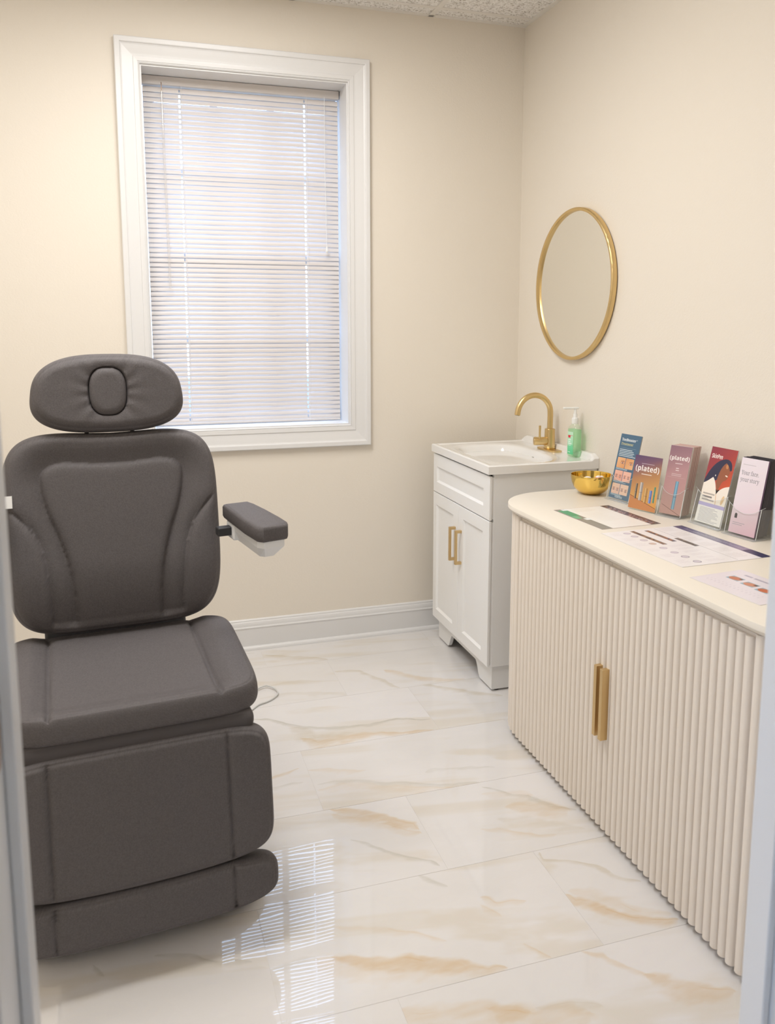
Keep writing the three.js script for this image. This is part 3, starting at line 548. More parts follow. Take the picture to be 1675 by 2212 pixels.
// ---------------------------------------------------------------- things on the worktop
{
  const pr = [[0, 0], [0.026, 0], [0.03, 0.0012], [0.044, 0.009], [0.056, 0.022], [0.0625, 0.037], [0.0655, 0.052], [0.066, 0.0605], [0.0652, 0.0612], [0.0642, 0.0605], [0.0638, 0.052], [0.0607, 0.0375], [0.0545, 0.023], [0.043, 0.0105], [0.029, 0.003], [0, 0.0018]];
  const t = thing('gold_bowl', 'small polished gold bowl of wrapped sweets on the worktop', 'bowl', [-0.178, TOPY, 0.983]);
  mesh('bowl', lathe(pr.map(([x, y]) => [x * 1.13, y * 1.17]), 72), M.bowl, t);
  const wrap = (x, z, y, a, c1, c2, label) => {
    const s = thing('wrapped_sweet', label, 'sweet', [-0.178 + x, TOPY + y + 0.014, 0.983 + z], a, 'sweets in the gold bowl');
    const body = new THREE.SphereGeometry(0.011, 18, 12); body.scale(1.25, 0.72, 0.9); mesh('wrapper', body, c1, s);
    const band = new THREE.SphereGeometry(0.0112, 18, 6, 0, Math.PI * 2, 1.25, 0.5); band.scale(1.25, 0.72, 0.9); mesh('stripe', band, c2, s);
    for (const k of [-1, 1]) { const c = new THREE.ConeGeometry(0.008, 0.013, 9, 1, true); c.rotateZ(k * Math.PI / 2); c.scale(1, 0.5, 1); mesh('twist', c, c1, s, [k * 0.0185, 0, 0]); }
  };
  const wp = std([0.88, 0.85, 0.83], 0.3), red = std([0.75, 0.05, 0.05], 0.35), pk = std([0.85, 0.7, 0.68], 0.3);
  wrap(0.02, 0.012, 0.0455, 0.5, wp, red, 'white wrapped sweet with a red stripe in gold bowl');
  wrap(-0.018, 0.004, 0.0435, -0.6, wp, pk, 'plain white wrapped sweet in gold bowl');
  wrap(0.002, -0.026, 0.034, 1.5, pk, wp, 'pale pink wrapped sweet at the back of gold bowl');
  wrap(0.004, 0.024, 0.026, 0.1, pk, wp, 'pale pink wrapped sweet low in gold bowl front');
  wrap(-0.004, -0.002, 0.0225, 0.9, wp, red, 'striped sweet buried under the others in gold bowl');
}
const lines = (g, x, y, w, n, dy, h, col, ragged = 0.3) => { g.fillStyle = col; for (let k = 0; k < n; k++) g.fillRect(x, y + k * dy, w * (1 - ragged * hash2(k + Math.floor(y), 3)), h); };
function sheet(label, w, d, pos, turn, draw, cw = 512) {
  const tex = canvasTex(cw, Math.round(cw * d / w), draw), paper = M.white, top = new THREE.MeshStandardMaterial({ map: tex, roughness: 0.3 });
  const g = new THREE.BoxGeometry(w, 0.0006, d), m = single('printed_sheet', label, 'sheet', g, [paper, paper, top, paper, paper, paper], [pos[0], TOPY + 0.0007, pos[1]], [0, turn, 0]);
  return m;
}
const deg = THREE.MathUtils.degToRad;
function mosaic(g, x, y, w, h, cols, cell) { for (let j = 0; j < h; j += cell) for (let i = 0; i < w; i += cell) { g.fillStyle = cols[Math.floor(hash2(i + x * 7, j + y * 3) * cols.length)]; g.fillRect(x + i, y + j, Math.min(cell, w - i), Math.min(cell, h - j)); } }
sheet('printed sheet with green and grey band on the worktop', 0.215, 0.275, [-0.328, 1.318], deg(2.8), (g, w, h) => {
  g.fillStyle = '#f6f3ee'; g.fillRect(0, 0, w, h); g.fillStyle = '#8d8880'; g.fillRect(0, 0, w * 0.185, h);
  g.fillStyle = '#3f9c6c'; g.fillRect(w * 0.03, h * 0.06, w * 0.155, h * 0.3); g.fillStyle = '#6bb98d'; g.fillRect(w * 0.02, h * 0.36, w * 0.1, h * 0.12);
  g.fillStyle = '#eef3f4'; g.fillRect(w * 0.11, h * 0.01, w * 0.1, h * 0.07); g.fillRect(w * 0.12, h * 0.49, w * 0.1, h * 0.08);
  lines(g, w * 0.03, h * 0.55, w * 0.12, 26, h * 0.016, 2, '#a9a49b'); lines(g, w * 0.26, h * 0.05, w * 0.4, 8, h * 0.02, 2, '#d9cdbd'); lines(g, w * 0.3, h * 0.3, w * 0.35, 14, h * 0.03, 2, '#e0d6cc');
  g.fillStyle = '#4b3f43'; g.fillRect(w * 0.84, 0, w * 0.16, h); mosaic(g, Math.round(w * 0.85), Math.round(h * 0.06), Math.round(w * 0.11), Math.round(h * 0.9), ['#6d4e4b', '#a5786c', '#4a3f5a', '#857a8c', '#c9b8ba', '#5a4650', '#3a3238'], 13);
  g.strokeStyle = '#b0796a'; g.lineWidth = 3; g.strokeRect(1, 1, w - 2, h - 2);
});
sheet('large white price sheet with dark banner beside brochure holders', 0.288, 0.36, [-0.306, 1.674], deg(2), (g, w, h) => {
  g.fillStyle = '#f4f0f1'; g.fillRect(0, 0, w, h);
  const gr = g.createLinearGradient(0, 0, 0, h); gr.addColorStop(0, '#57506a'); gr.addColorStop(0.1, '#5c5480'); gr.addColorStop(0.35, '#8f8a94'); gr.addColorStop(0.62, '#7b7394'); gr.addColorStop(0.78, '#9a87a0'); gr.addColorStop(0.8, '#332f57'); gr.addColorStop(1, '#3a3560');
  g.fillStyle = gr; g.fillRect(w * 0.885, 0, w * 0.115, h); lines(g, w * 0.92, h * 0.1, w * 0.06, 30, h * 0.023, 4, '#c9c4d4', 0.5);
  for (const [x, y0, y1, c] of [[0.32, 0.03, 0.46, ['#6a5248', '#98806f', '#4c4244', '#a67f63']], [0.48, 0.05, 0.41, ['#b07a5a', '#6f5a52', '#4c4a66', '#8a6a58']], [0.575, 0.33, 0.58, ['#5c544e', '#8c8076', '#6c6460']]]) mosaic(g, Math.round(w * x), Math.round(h * y0), Math.round(w * 0.05), Math.round(h * (y1 - y0)), c, 14);
  [0.08, 0.18, 0.3, 0.41, 0.54, 0.67, 0.79, 0.92].forEach((y, k) => { g.strokeStyle = k > 5 ? '#8f8796' : '#c3b9c4'; g.lineWidth = 4; g.fillStyle = k === 3 ? '#d8bfae' : '#d9d0da'; g.beginPath(); g.ellipse(w * 0.245, h * y, w * 0.035, h * 0.026, 0, 0, 7); g.fill(); g.stroke(); });
  g.fillStyle = '#8f8a8c'; g.fillRect(w * 0.63, h * 0.02, 2, h * 0.96);
  for (let k = 0; k < 6; k++) { lines(g, w * 0.66, h * (0.03 + k * 0.16), w * 0.18, 6, h * 0.018, 2, '#cfc6c6'); lines(g, w * 0.06, h * (0.05 + k * 0.16), w * 0.13, 4, h * 0.02, 2, '#d6ced4'); lines(g, w * 0.34, h * (0.5 + k * 0.08), w * 0.2, 3, h * 0.018, 2, '#d3cad2'); }
});
sheet('pale lilac leaflet with three face photos at worktop edge', 0.165, 0.216, [-0.388, 2.035], deg(5), (g, w, h) => {
  g.fillStyle = '#ece5ec'; g.fillRect(0, 0, w, h);
  [0.23, 0.46, 0.68].forEach((y, k) => { const x = w * (0.5 - k * 0.03); g.fillStyle = '#8fb0c0'; g.fillRect(x, h * (y - 0.085), w * 0.17, h * 0.17); g.fillStyle = ['#c9784e', '#d08a68', '#cc6f44'][k]; g.beginPath(); g.ellipse(x + w * 0.085, h * y, w * 0.075, h * 0.08, 0, 0, 7); g.fill(); g.fillStyle = '#5c3a30'; g.fillRect(x + w * 0.1, h * (y + 0.03), w * 0.05, h * 0.045); });
  lines(g, w * 0.2, h * 0.1, w * 0.05, 14, h * 0.055, 3, '#b7aebd'); lines(g, w * 0.28, h * 0.1, w * 0.04, 14, h * 0.055, 3, '#c6bdc8');
  g.save(); g.translate(w * 0.8, h * 0.18); g.rotate(Math.PI / 2); for (const [x0, w0] of [[0, 74], [92, 190], [300, 60]]) lines(g, x0, -30, w0, 1, 10, 26, '#b9b2c2', 0); g.restore();
});

// upright leaflets: local x = width, y = up the sheet, z = towards the reader
const lean = (tilt) => deg(-tilt);
function standing(A, ang) { const a = deg(ang); return { pos: [A[0], TOPY, A[1]], turn: -Math.PI / 2 + a }; }   // local x runs from A along the base
function leaflet(name, label, cat, w, h, thick, tex, A, ang, tilt, lift, back, group, edge) {
  const { pos, turn } = standing(A, ang), f = new THREE.MeshStandardMaterial({ map: tex, roughness: 0.32 }), e = edge ?? M.white;
  const t = thing(name, label, cat, pos, turn, group);
  const g = new THREE.BoxGeometry(w, h, thick); g.translate(w / 2, h / 2 + Math.max(0, back + thick) * Math.tan(deg(tilt)), -thick / 2 - back);
  const m = mesh('card', g, tex ? [e, e, e, e, f, e] : e, t); m.position.y = lift; m.rotation.x = lean(tilt); return t;
}
M.acrylicEdge = std([0.80, 0.81, 0.81], 0.15); M.acrylicBase = phys([0.90, 0.91, 0.92], 0.08, { transmission: 0.8, thickness: 0, ior: 1.49 });
function holder(label, w, h, depth, A, ang, tilt, frontH, off = 0.004) {
  const { pos, turn } = standing(A, ang), t = thing('brochure_holder', label, 'brochure holder', pos, turn, 'clear brochure holders');
  const k = 0.0018, tn = Math.tan(deg(tilt)), W0 = -off, W1 = w + off;
  const tilted = (name, g, y = 0.004) => { const m = mesh(name, g, M.acrylic, t); m.position.y = y; m.rotation.x = lean(tilt); return m; };
  // front wall with a scooped upper edge
  const pts = [[W0, 0], [W1, 0], [W1, frontH]]; for (let i = 0; i <= 12; i++) { const u = 1 - i / 12, x = W0 + (W1 - W0) * u; pts.push([x, frontH - 0.022 * Math.pow(Math.sin(Math.PI * clamp((u - 0.05) / 0.9)), 0.6)]); } pts.push([W0, frontH]);
  tilted('front_wall', extrudeZ(pts, k, 0).translate(0, 0, 0.001));
  tilted('back_wall', box(W0, W1, depth * tn, h, -depth - k, -depth));
  const side = () => { const g = extrudeZ([[0.001, 0], [0.001, frontH], [-depth, frontH + 0.006], [-depth, depth * tn]], k); g.rotateY(-Math.PI / 2); return g; };   // x of the outline -> z
  tilted('side_wall', side().translate(W0, 0, 0)); tilted('side_wall', side().translate(W1 + k, 0, 0));
  const fw = tilted('polished_edge', tube(pts.slice(2).map(([x, y]) => [x, y, 0.0018]), 0.0006, 60, 6)); fw.material = M.acrylicEdge;
  for (const x of [W0, W1]) tilted('polished_edge', merged([box(x - 0.0007, x + 0.0007, 0, frontH, 0.0022, 0.0032)])).material = M.acrylicEdge;
  mesh('base', rbox(W0 - 0.002, W1 + 0.002, 0.0004, 0.0046, -depth - 0.03, 0.014, 0.0015), M.acrylicBase, t);
  return t;
}
const skinEye = (g, x, y, w, h, c1, c2, two) => {                       // cropped eye-area photograph
  g.save(); g.beginPath(); g.roundRect(x, y, w, h, 10); g.clip(); const gr = g.createLinearGradient(x, y, x + w, y + h); gr.addColorStop(0, c1); gr.addColorStop(1, c2); g.fillStyle = gr; g.fillRect(x, y, w, h);
  for (const [ex, ey] of two ? [[0.26, 0.6], [0.74, 0.62]] : [[0.7, 0.5]]) {
    const s = two ? 0.15 : 0.22; g.fillStyle = 'rgba(110,60,50,0.55)'; g.beginPath(); g.ellipse(x + w * ex, y + h * (ey - 0.17), w * s * 1.15, h * 0.035, -0.08, 0, 7); g.fill();
    g.fillStyle = 'rgba(150,80,70,0.5)'; g.beginPath(); g.ellipse(x + w * ex, y + h * ey, w * s * 1.1, h * 0.11, 0, 0, 7); g.fill();
    g.fillStyle = '#f3e6df'; g.beginPath(); g.ellipse(x + w * ex, y + h * ey, w * s * 0.75, h * 0.045, 0, 0, 7); g.fill(); g.fillStyle = '#4a2f2a'; g.beginPath(); g.ellipse(x + w * ex, y + h * ey, w * s * 0.3, h * 0.05, 0, 0, 7); g.fill();
  }
  g.restore();
};
{ // blue treatment leaflet in its holder
  const A = [-0.167, 1.076], ang = 9.5, tilt = 13;
  holder('clear holder with the blue leaflet next to gold bowl', 0.1, 0.155, 0.03, A, ang, tilt, 0.088);
  const tex = canvasTex(512, 1152, (g, w, h) => {
    g.fillStyle = '#4d6c85'; g.fillRect(0, 0, w, h); g.fillStyle = '#f4f6f5'; g.font = 'bold 66px serif'; g.fillText('ToxBooster', 40, 122, 350); g.font = '20px serif'; g.fillText('TM', 396, 92);
    g.fillStyle = '#cfc78c'; g.font = 'italic bold 62px serif'; g.fillText('Treatment', 34, 196, 300); g.fillStyle = '#9fb4bf'; g.fillRect(30, 244, 400, 3);
    lines(g, 36, 272, 420, 5, 28, 10, '#dfe8ea', 0.35);
    const rows = [[420, '#e9b98a', '#d99862', false], [652, '#eab8a4', '#e0a48e', true], [884, '#f2cdb4', '#e9bfa8', true]];
    for (const [y, a, b, two] of rows) { skinEye(g, 36, y, 196, 186, a, b, two); skinEye(g, 244, y, 196, 186, two ? a : b, a, two); }
    for (const y of [612, 842, 1074]) lines(g, 36, y, 330, 2, 16, 7, '#c9d6da', 0.25);
    g.fillStyle = '#eef2f2'; g.font = 'bold 48px serif'; g.fillText('VERTESE', 150, 1136, 190);
  });
  leaflet('leaflet', 'blue skin treatment leaflet with six eye photos', 'leaflet', 0.1, 0.228, 0.0035, tex, [A[0], A[1]], ang, tilt, 0.0065, 0.002, null, std([0.42, 0.40, 0.36], 0.6));
}
const platedText = (g, w, y, s) => { g.fillStyle = '#f7f1ee'; g.textAlign = 'center'; g.font = `bold ${s}px sans-serif`; g.fillText('(plated)', w / 2, y); g.textAlign = 'left'; };
{ // amber postcard on a clear easel
  const A = [-0.187, 1.231], ang = 17, tilt = 10, { pos, turn } = standing(A, ang);
  const e = thing('card_easel', 'clear easel behind the amber postcard', 'card easel', pos, turn);
  const b = mesh('back_wall', box(0.004, 0.104, 0.0, 0.13, -0.0032, -0.0014), M.acrylic, e, [0, 0.002, 0], [lean(tilt), 0, 0]); mesh('lip', box(0.004, 0.104, 0, 0.002, -0.0014, 0.006), M.acrylic, b); mesh('base', rbox(0.002, 0.106, 0.0002, 0.0022, -0.05, 0.004, 0.0009), M.acrylic, e); mesh('strut', box(0.045, 0.063, 0, 0.11, -0.002, -0.0002), M.acrylic, e, [0, 0.002, -0.045], [deg(14), 0, 0]);
  const tex = canvasTex(640, 1056, (g, w, h) => {
    const gr = g.createLinearGradient(0, 0, w * 0.55, h); gr.addColorStop(0, '#5d4a70'); gr.addColorStop(0.2, '#7b5a70'); gr.addColorStop(0.42, '#b5835c'); gr.addColorStop(0.75, '#d9a763'); gr.addColorStop(1, '#d99d56'); g.fillStyle = gr; g.fillRect(0, 0, w, h);
    g.fillStyle = '#cdbfc6'; lines(g, 170, 150, 300, 1, 10, 9, '#cbbcc6', 0); platedText(g, w, 300, 150); lines(g, 200, 352, 240, 1, 10, 16, '#e8d9cf', 0);
    g.fillStyle = '#c98a5a'; g.beginPath(); g.moveTo(0, 800); g.lineTo(w, 985); g.lineTo(w, h); g.lineTo(0, h); g.fill(); g.strokeStyle = '#4b2c1f'; g.lineWidth = 7; g.beginPath(); g.moveTo(0, 800); g.lineTo(w, 985); g.stroke();
    for (const [x, y0, y1, bw, c, c2] of [[110, 560, 860, 46, '#4b443f', '#cdbfae'], [210, 525, 880, 74, '#9c9490', '#e4ddd4'], [330, 620, 905, 78, '#b08450', '#e4c48f'], [450, 650, 900, 62, '#5c74b4', '#aebce0'], [548, 570, 880, 36, '#3f7f6c', '#82b79f']]) { const q = g.createLinearGradient(x, 0, x + bw, 0); q.addColorStop(0, c); q.addColorStop(0.3, c2); q.addColorStop(0.55, c); q.addColorStop(1, c); g.fillStyle = q; g.fillRect(x, y0, bw, y1 - y0); g.fillStyle = 'rgba(40,20,10,0.45)'; g.fillRect(x, y0 + (y1 - y0) * 0.55, bw, 6); }
  });
  leaflet('postcard', 'amber cosmetics postcard standing in front of the blue leaflet', 'postcard', 0.108, 0.178, 0.0008, tex, A, ang, tilt, 0.0045, -0.0012, null);
}
{ // stack of mauve leaflets
  const A = [-0.149, 1.343], ang = 20, tilt = 14;
  holder('clear holder with the stack of mauve leaflets', 0.077, 0.15, 0.052, A, ang, tilt, 0.09);
  const tex = canvasTex(384, 1152, (g, w, h) => {
    const gr = g.createLinearGradient(0, 0, w, h); gr.addColorStop(0, '#8f6c7a'); gr.addColorStop(0.4, '#b98f92'); gr.addColorStop(1, '#c69c92'); g.fillStyle = gr; g.fillRect(0, 0, w, h);
    platedText(g, w, 240, 96); lines(g, 130, 290, 130, 1, 10, 12, '#e0cdd0', 0); lines(g, 160, 370, 60, 2, 34, 14, '#e4d3d6', 0.3); lines(g, 100, 470, 210, 2, 26, 8, '#dcc8cb', 0.2); g.fillStyle = '#d8c3c4'; g.fillRect(30, 528, 330, 2);
    const q = g.createLinearGradient(200, 0, 262, 0); q.addColorStop(0, '#4f7f9f'); q.addColorStop(0.45, '#8fbfd4'); q.addColorStop(1, '#4d7d9c'); g.fillStyle = q; g.fillRect(202, 590, 56, 470); g.fillStyle = 'rgba(40,70,90,0.6)'; g.fillRect(202, 850, 56, 8); g.strokeStyle = '#5b3c36'; g.lineWidth = 6; g.beginPath(); g.moveTo(30, 1000); g.lineTo(384, 1150); g.stroke();
  });
  const eA = std([0.52, 0.33, 0.29], 0.6), eB = std([0.66, 0.48, 0.43], 0.6), eC = std([0.80, 0.73, 0.69], 0.6);
  for (let k = 0; k < 11; k++) leaflet('leaflet', k ? 'mauve leaflet in the stack behind the front one' : 'front mauve leaflet showing a blue tube', 'leaflet', 0.077, 0.222, 0.0038, k ? null : tex, [A[0], A[1] + (hash2(k, 2) - 0.5) * 0.0016], ang, tilt, 0.0065 + hash2(k, 8) * 0.001, 0.002 + k * 0.0044, k ? 'mauve leaflets in one holder' : null, k === 0 || k === 1 ? eC : [eA, eB][k % 2]);
}
{ // portrait leaflet
  const A = [-0.108, 1.464], ang = 4, tilt = 14;
  holder('clear holder with the red portrait leaflet', 0.107, 0.165, 0.036, A, ang, tilt, 0.1, 0.009);
  const tex = canvasTex(512, 1152, (g, w, h) => {
    const gr = g.createLinearGradient(0, 0, w, 500); gr.addColorStop(0, '#8e3547'); gr.addColorStop(0.5, '#a8403f'); gr.addColorStop(1, '#cf5a36'); g.fillStyle = gr; g.fillRect(0, 0, w, 620);
    g.fillStyle = '#33304a'; g.beginPath(); g.moveTo(0, 520); g.bezierCurveTo(60, 330, 150, 210, 270, 170); g.bezierCurveTo(360, 130, 470, 160, 478, 300); g.bezierCurveTo(470, 330, 380, 300, 350, 360); g.bezierCurveTo(300, 470, 160, 540, 0, 560); g.fill();
    g.fillStyle = '#9a5c3f'; g.beginPath(); g.moveTo(350, 210); g.bezierCurveTo(400, 230, 430, 280, 452, 330); g.bezierCurveTo(462, 350, 444, 360, 440, 372); g.bezierCurveTo(446, 410, 420, 470, 370, 480); g.bezierCurveTo(330, 520, 330, 580, 300, 640); g.bezierCurveTo(240, 600, 230, 480, 250, 400); g.bezierCurveTo(270, 300, 300, 250, 350, 210); g.fill();
    g.fillStyle = '#c98a58'; g.beginPath(); g.ellipse(378, 262, 22, 34, -0.3, 0, 7); g.fill(); g.fillStyle = '#f5e3d4'; g.beginPath(); g.ellipse(405, 398, 26, 10, 0.25, 0, 7); g.fill(); g.fillStyle = '#ece3d8'; g.beginPath(); g.ellipse(196, 420, 9, 13, 0, 0, 7); g.fill();
    g.fillStyle = '#f6ecdf'; g.beginPath(); g.moveTo(0, 560); g.bezierCurveTo(60, 540, 120, 480, 160, 450); g.bezierCurveTo(230, 500, 260, 600, 292, 700); g.bezierCurveTo(330, 600, 420, 560, 512, 540); g.lineTo(512, 1152); g.lineTo(0, 1152); g.fill();
    g.strokeStyle = '#d8a060'; g.lineWidth = 8; g.beginPath(); g.moveTo(292, 690); g.lineTo(330, 900); g.stroke(); g.fillStyle = '#e8c79a'; g.beginPath(); g.ellipse(440, 760, 26, 70, 0.2, 0, 7); g.fill();
    g.fillStyle = '#f7efe9'; g.font = 'bold 92px sans-serif'; g.fillText('SkinPen', 34, 168, 220);
    lines(g, 40, 700, 230, 1, 10, 22, '#b9b0a8', 0); lines(g, 40, 744, 190, 1, 10, 26, '#8f8a88', 0); lines(g, 40, 790, 240, 1, 10, 24, '#b3aaa5', 0);
    g.fillStyle = '#bcb2dc'; g.fillRect(0, 846, w, 52); g.fillStyle = '#f7f3ee'; g.fillRect(0, 898, w, 254); lines(g, 50, 920, 400, 13, 17, 6, '#b5b2b8', 0.35);
  });
  leaflet('leaflet', 'red leaflet with laughing woman in white shirt', 'leaflet', 0.106, 0.236, 0.004, tex, A, ang, tilt, 0.0065, 0.004, null);
}
{ // stack of pale pink booklets with black sides
  const A = [-0.100, 1.610], ang = 8, tilt = 11;
  holder('clear holder with the pale pink booklets beside door frame', 0.092, 0.15, 0.056, A, ang, tilt, 0.088, 0.010);
  const tex = canvasTex(448, 1120, (g, w, h) => {
    const gr = g.createLinearGradient(0, 0, w, h); gr.addColorStop(0, '#efe6ee'); gr.addColorStop(0.55, '#ecdfe6'); gr.addColorStop(0.85, '#eacbd6'); gr.addColorStop(1, '#eabfd0'); g.fillStyle = gr; g.fillRect(0, 0, w, h);
    lines(g, 36, 96, 220, 1, 10, 9, '#cfc6cc', 0); g.fillStyle = '#6b6a70'; g.font = '84px serif'; g.fillText('Your face.', 34, 250, 300); g.fillText('your story', 34, 350, 320);
    g.fillStyle = '#3b3942'; g.beginPath(); g.arc(82, 848, 22, Math.PI, 0); g.lineTo(104, 900); g.lineTo(60, 900); g.fill(); lines(g, 46, 960, 250, 2, 26, 8, '#b0a6b0', 0.4);
  });
  const bk = std([0.035, 0.03, 0.04], 0.45), pu = std([0.16, 0.08, 0.18], 0.5);
  for (let k = 0; k < 10; k++) leaflet('booklet', k ? 'black edged booklet stacked behind the pale pink one' : 'front pale pink booklet with serif title', 'booklet', 0.092, 0.222, 0.0046, k ? null : tex, [A[0], A[1] + (hash2(k, 12) - 0.5) * 0.0026], ang, tilt, 0.0065 + hash2(k, 18) * 0.0015, 0.002 + k * 0.0051, k ? 'booklets in one holder' : null, k === 0 ? pu : bk);
}

// ---------------------------------------------------------------- treatment chair
const chairG = thing('treatment_chair', 'charcoal padded treatment chair with headrest and foot cushions', 'chair', [-1.793, 0, 1.5], deg(4.8));
// padded cushion: superellipse outline, rounded rim, relief(x, y) on its front face
function cushion({ w, h, p, T, B, R, relief = () => 0, warp = (x, y) => [x, y], nx = 120, ny = 120, seam = 0.012, bend = () => 0 }) {
  const pos = [], idx = [], uv = []; const N = nx + 1;
  const face = (sgn) => {
    const base = pos.length / 3;
    for (let j = 0; j <= ny; j++) for (let i = 0; i <= nx; i++) {
      const Y = Math.sin(Math.PI / 2 * (2 * j / ny - 1)), mx = Math.pow(Math.max(0, 1 - Math.pow(Math.abs(Y), p)), 1 / p), U = Math.sin(Math.PI / 2 * (2 * i / nx - 1)), X = U * mx;
      const r = Math.pow(Math.pow(Math.abs(X), p) + Math.pow(Math.abs(Y), p), 1 / p) || 1e-6;
      const gx = Math.pow(Math.abs(X) / r, p - 1) / w, gy = Math.pow(Math.abs(Y) / r, p - 1) / h, e = Math.max(0, (1 - r) / Math.hypot(gx, gy));
      const t = clamp(e / R), k = Math.sqrt(Math.max(0, 1 - (1 - t) * (1 - t)));
      const [x, y] = warp(X * w, Y * h, X, Y);
      let z = sgn > 0 ? T * k + relief(x, y) * smooth(0.1, 0.9, t) - 0.0022 * Math.exp(-Math.pow((e - seam) / 0.0028, 2)) : -B * k;
      pos.push(x, y, z + bend(x, y)); uv.push(x + 0.7 * z, y + z);
    }
    for (let j = 0; j < ny; j++) for (let i = 0; i < nx; i++) { const a = base + j * N + i, b = a + 1, c = a + N, d = c + 1; sgn > 0 ? idx.push(a, b, d, a, d, c) : idx.push(a, d, b, a, c, d); }
  };
  face(1); face(-1);
  let g = new THREE.BufferGeometry(); g.setAttribute('position', new THREE.Float32BufferAttribute(pos, 3)); g.setAttribute('uv', new THREE.Float32BufferAttribute(uv, 2)); g.setIndex(idx);
  const q = mergeVertices(g, 1e-5); q.computeVertexNormals(); return q;
}
function polyDist(pts, x, y, closed) { let d = 9; for (let i = 0; i + (closed ? 0 : 1) < pts.length; i++) { const a = pts[i], b = pts[(i + 1) % pts.length]; d = Math.min(d, segd(x, y, a[0], a[1], b[0], b[1])[0]); } return d; }
function inside(pts, x, y) { let c = false; for (let i = 0, j = pts.length - 1; i < pts.length; j = i++) { const [xi, yi] = pts[i], [xj, yj] = pts[j]; if ((yi > y) !== (yj > y) && x < (xj - xi) * (y - yi) / (yj - yi) + xi) c = !c; } return c; }
const curve2 = (pts, n = 40) => new THREE.CatmullRomCurve3(pts.map(([x, y]) => new THREE.Vector3(x, y, 0)), false, 'centripetal').getPoints(n).map((p) => [p.x, p.y]);
{
  // backrest
  const half = curve2([[0.112, -0.32], [0.11, -0.22], [0.118, -0.11], [0.143, -0.01], [0.168, 0.06], [0.181, 0.12], [0.183, 0.148], [0.173, 0.171], [0.15, 0.184], [0.12, 0.187], [0.06, 0.182], [0, 0.180]], 44);
  const panel = [...half, ...half.slice(0, -1).reverse().map(([x, y]) => [-x, y])];
  const wing = curve2([[0.285, 0.092], [0.243, 0.054], [0.204, -0.002], [0.185, -0.066], [0.173, -0.169], [0.169, -0.3]], 30);
  const relief = (x, y) => {
    const d = polyDist(panel, x, y, true), ins = inside(panel, x, y), ax = Math.abs(x);
    let z = ins ? -0.016 - 0.010 * Math.exp(-d / 0.007) : -0.030 * Math.exp(-Math.pow(d / 0.05, 1.5));
    if (ax > 0.16 || y < 0.1) { const dw = polyDist(wing, ax, y, false); let wx = 0.3; for (const q of wing) if (Math.abs(q[1] - y) < 0.012) wx = q[0]; z -= ax > wx ? 0.012 * Math.exp(-dw / 0.006) : 0.015 * Math.exp(-Math.pow(dw / 0.024, 1.3)) * smooth(0.11, -0.02, y); }
    return z;
  };
  const back = mesh('backrest', cushion({ w: 0.28, h: 0.272, p: 5.2, T: 0.048, B: 0.045, R: 0.045, relief, nx: 170, ny: 170, bend: (x, y) => -0.05 * Math.pow(clamp((-0.07 - y) / 0.2), 2), warp: (x, y, X, Y) => [x * (1 - 0.012 * (Y - 0.4) * (Y - 0.4)), y + (0.008 * (1 - Math.exp(-Math.pow(x / 0.12, 2))) - 0.006) * smooth(0.5, 1, Y)] }), M.chair, chairG, [0, 0.63 + 0.27 * Math.cos(deg(12)), -0.2 - 0.27 * Math.sin(deg(12))], [-deg(12), 0, 0]);
  mesh('care_tag', box(-0.270, -0.252, 0.078, 0.110, 0.0425, 0.0431), M.white, back).userData.label = 'small white sewn-in care tag';
  // headrest with an oval plug
  const hole = []; for (let k = 0; k < 48; k++) { const a = k / 48 * 2 * Math.PI, c = Math.cos(a), s = Math.sin(a), q = Math.pow(Math.pow(Math.abs(c), 2.6) + Math.pow(Math.abs(s), 2.6), -1 / 2.6); hole.push([-0.002 + 0.0515 * c * q, 0.004 + 0.068 * s * q]); }
  const hRelief = (x, y) => { const d = polyDist(hole, x, y, true); return inside(hole, x, y) ? -0.028 * smooth(0, 0.006, d) - 0.004 : -0.006 * Math.exp(-d / 0.012) - 0.0016 * Math.exp(-d / 0.03) * Math.sin(14 * Math.atan2(y, x)) * (Math.abs(x) > 0.04 ? 1 : 0.3); };
  const head = mesh('headrest', cushion({ w: 0.197, h: 0.107, p: 2.75, T: 0.042, B: 0.034, R: 0.035, relief: hRelief, nx: 170, ny: 120, warp: (x, y, X, Y) => [x * (1 - 0.07 * Y), y] }), M.chair, chairG, [0.0, 1.165 + 0.0985, -0.30 - 0.012], [-deg(7), 0, 0]);
  mesh('headrest_plug', cushion({ w: 0.0485, h: 0.065, p: 2.6, T: 0.017, B: 0.01, R: 0.022, nx: 50, ny: 50, seam: -1 }), M.chair, head, [-0.002, 0.004, 0.0265]);
  for (const k of [-1, 1]) mesh('headrest_post', cyl(0.006, 0.16, 12), M.chairDark, chairG, [0.06 * k, 1.17, -0.335], [-deg(10), 0, 0]);
  // seat
  const sRelief = (x, y) => { const s = -y, ax = Math.abs(x), e = 0.186; let z = -0.013 * smooth(e + 0.045, e, ax); z -= 0.012 * Math.exp(-Math.abs(ax - e) / 0.0045); z += 0.013 * smooth(0.17, 0.235, s) * smooth(e + 0.045, e, ax); z -= 0.006 * Math.exp(-Math.pow((s - 0.215) / 0.006, 2)) * smooth(e, e - 0.01, ax) * 0.4; return z; };
  mesh('seat', cushion({ w: 0.293, h: 0.255, p: 7, T: 0.044, B: 0.022, R: 0.016, relief: sRelief, nx: 150, ny: 150, seam: 0.014, warp: (x, y, X, Y) => [x * (1 + 0.02 * Y), y] }), M.chair, chairG, [0, 0.576, 0.0], [-Math.PI / 2 + deg(1.5), 0, 0]);
  mesh('under_seat_roll', rbox(-0.262, 0.262, 0.503, 0.553, -0.16, 0.252, 0.021, 4), M.chair, chairG);
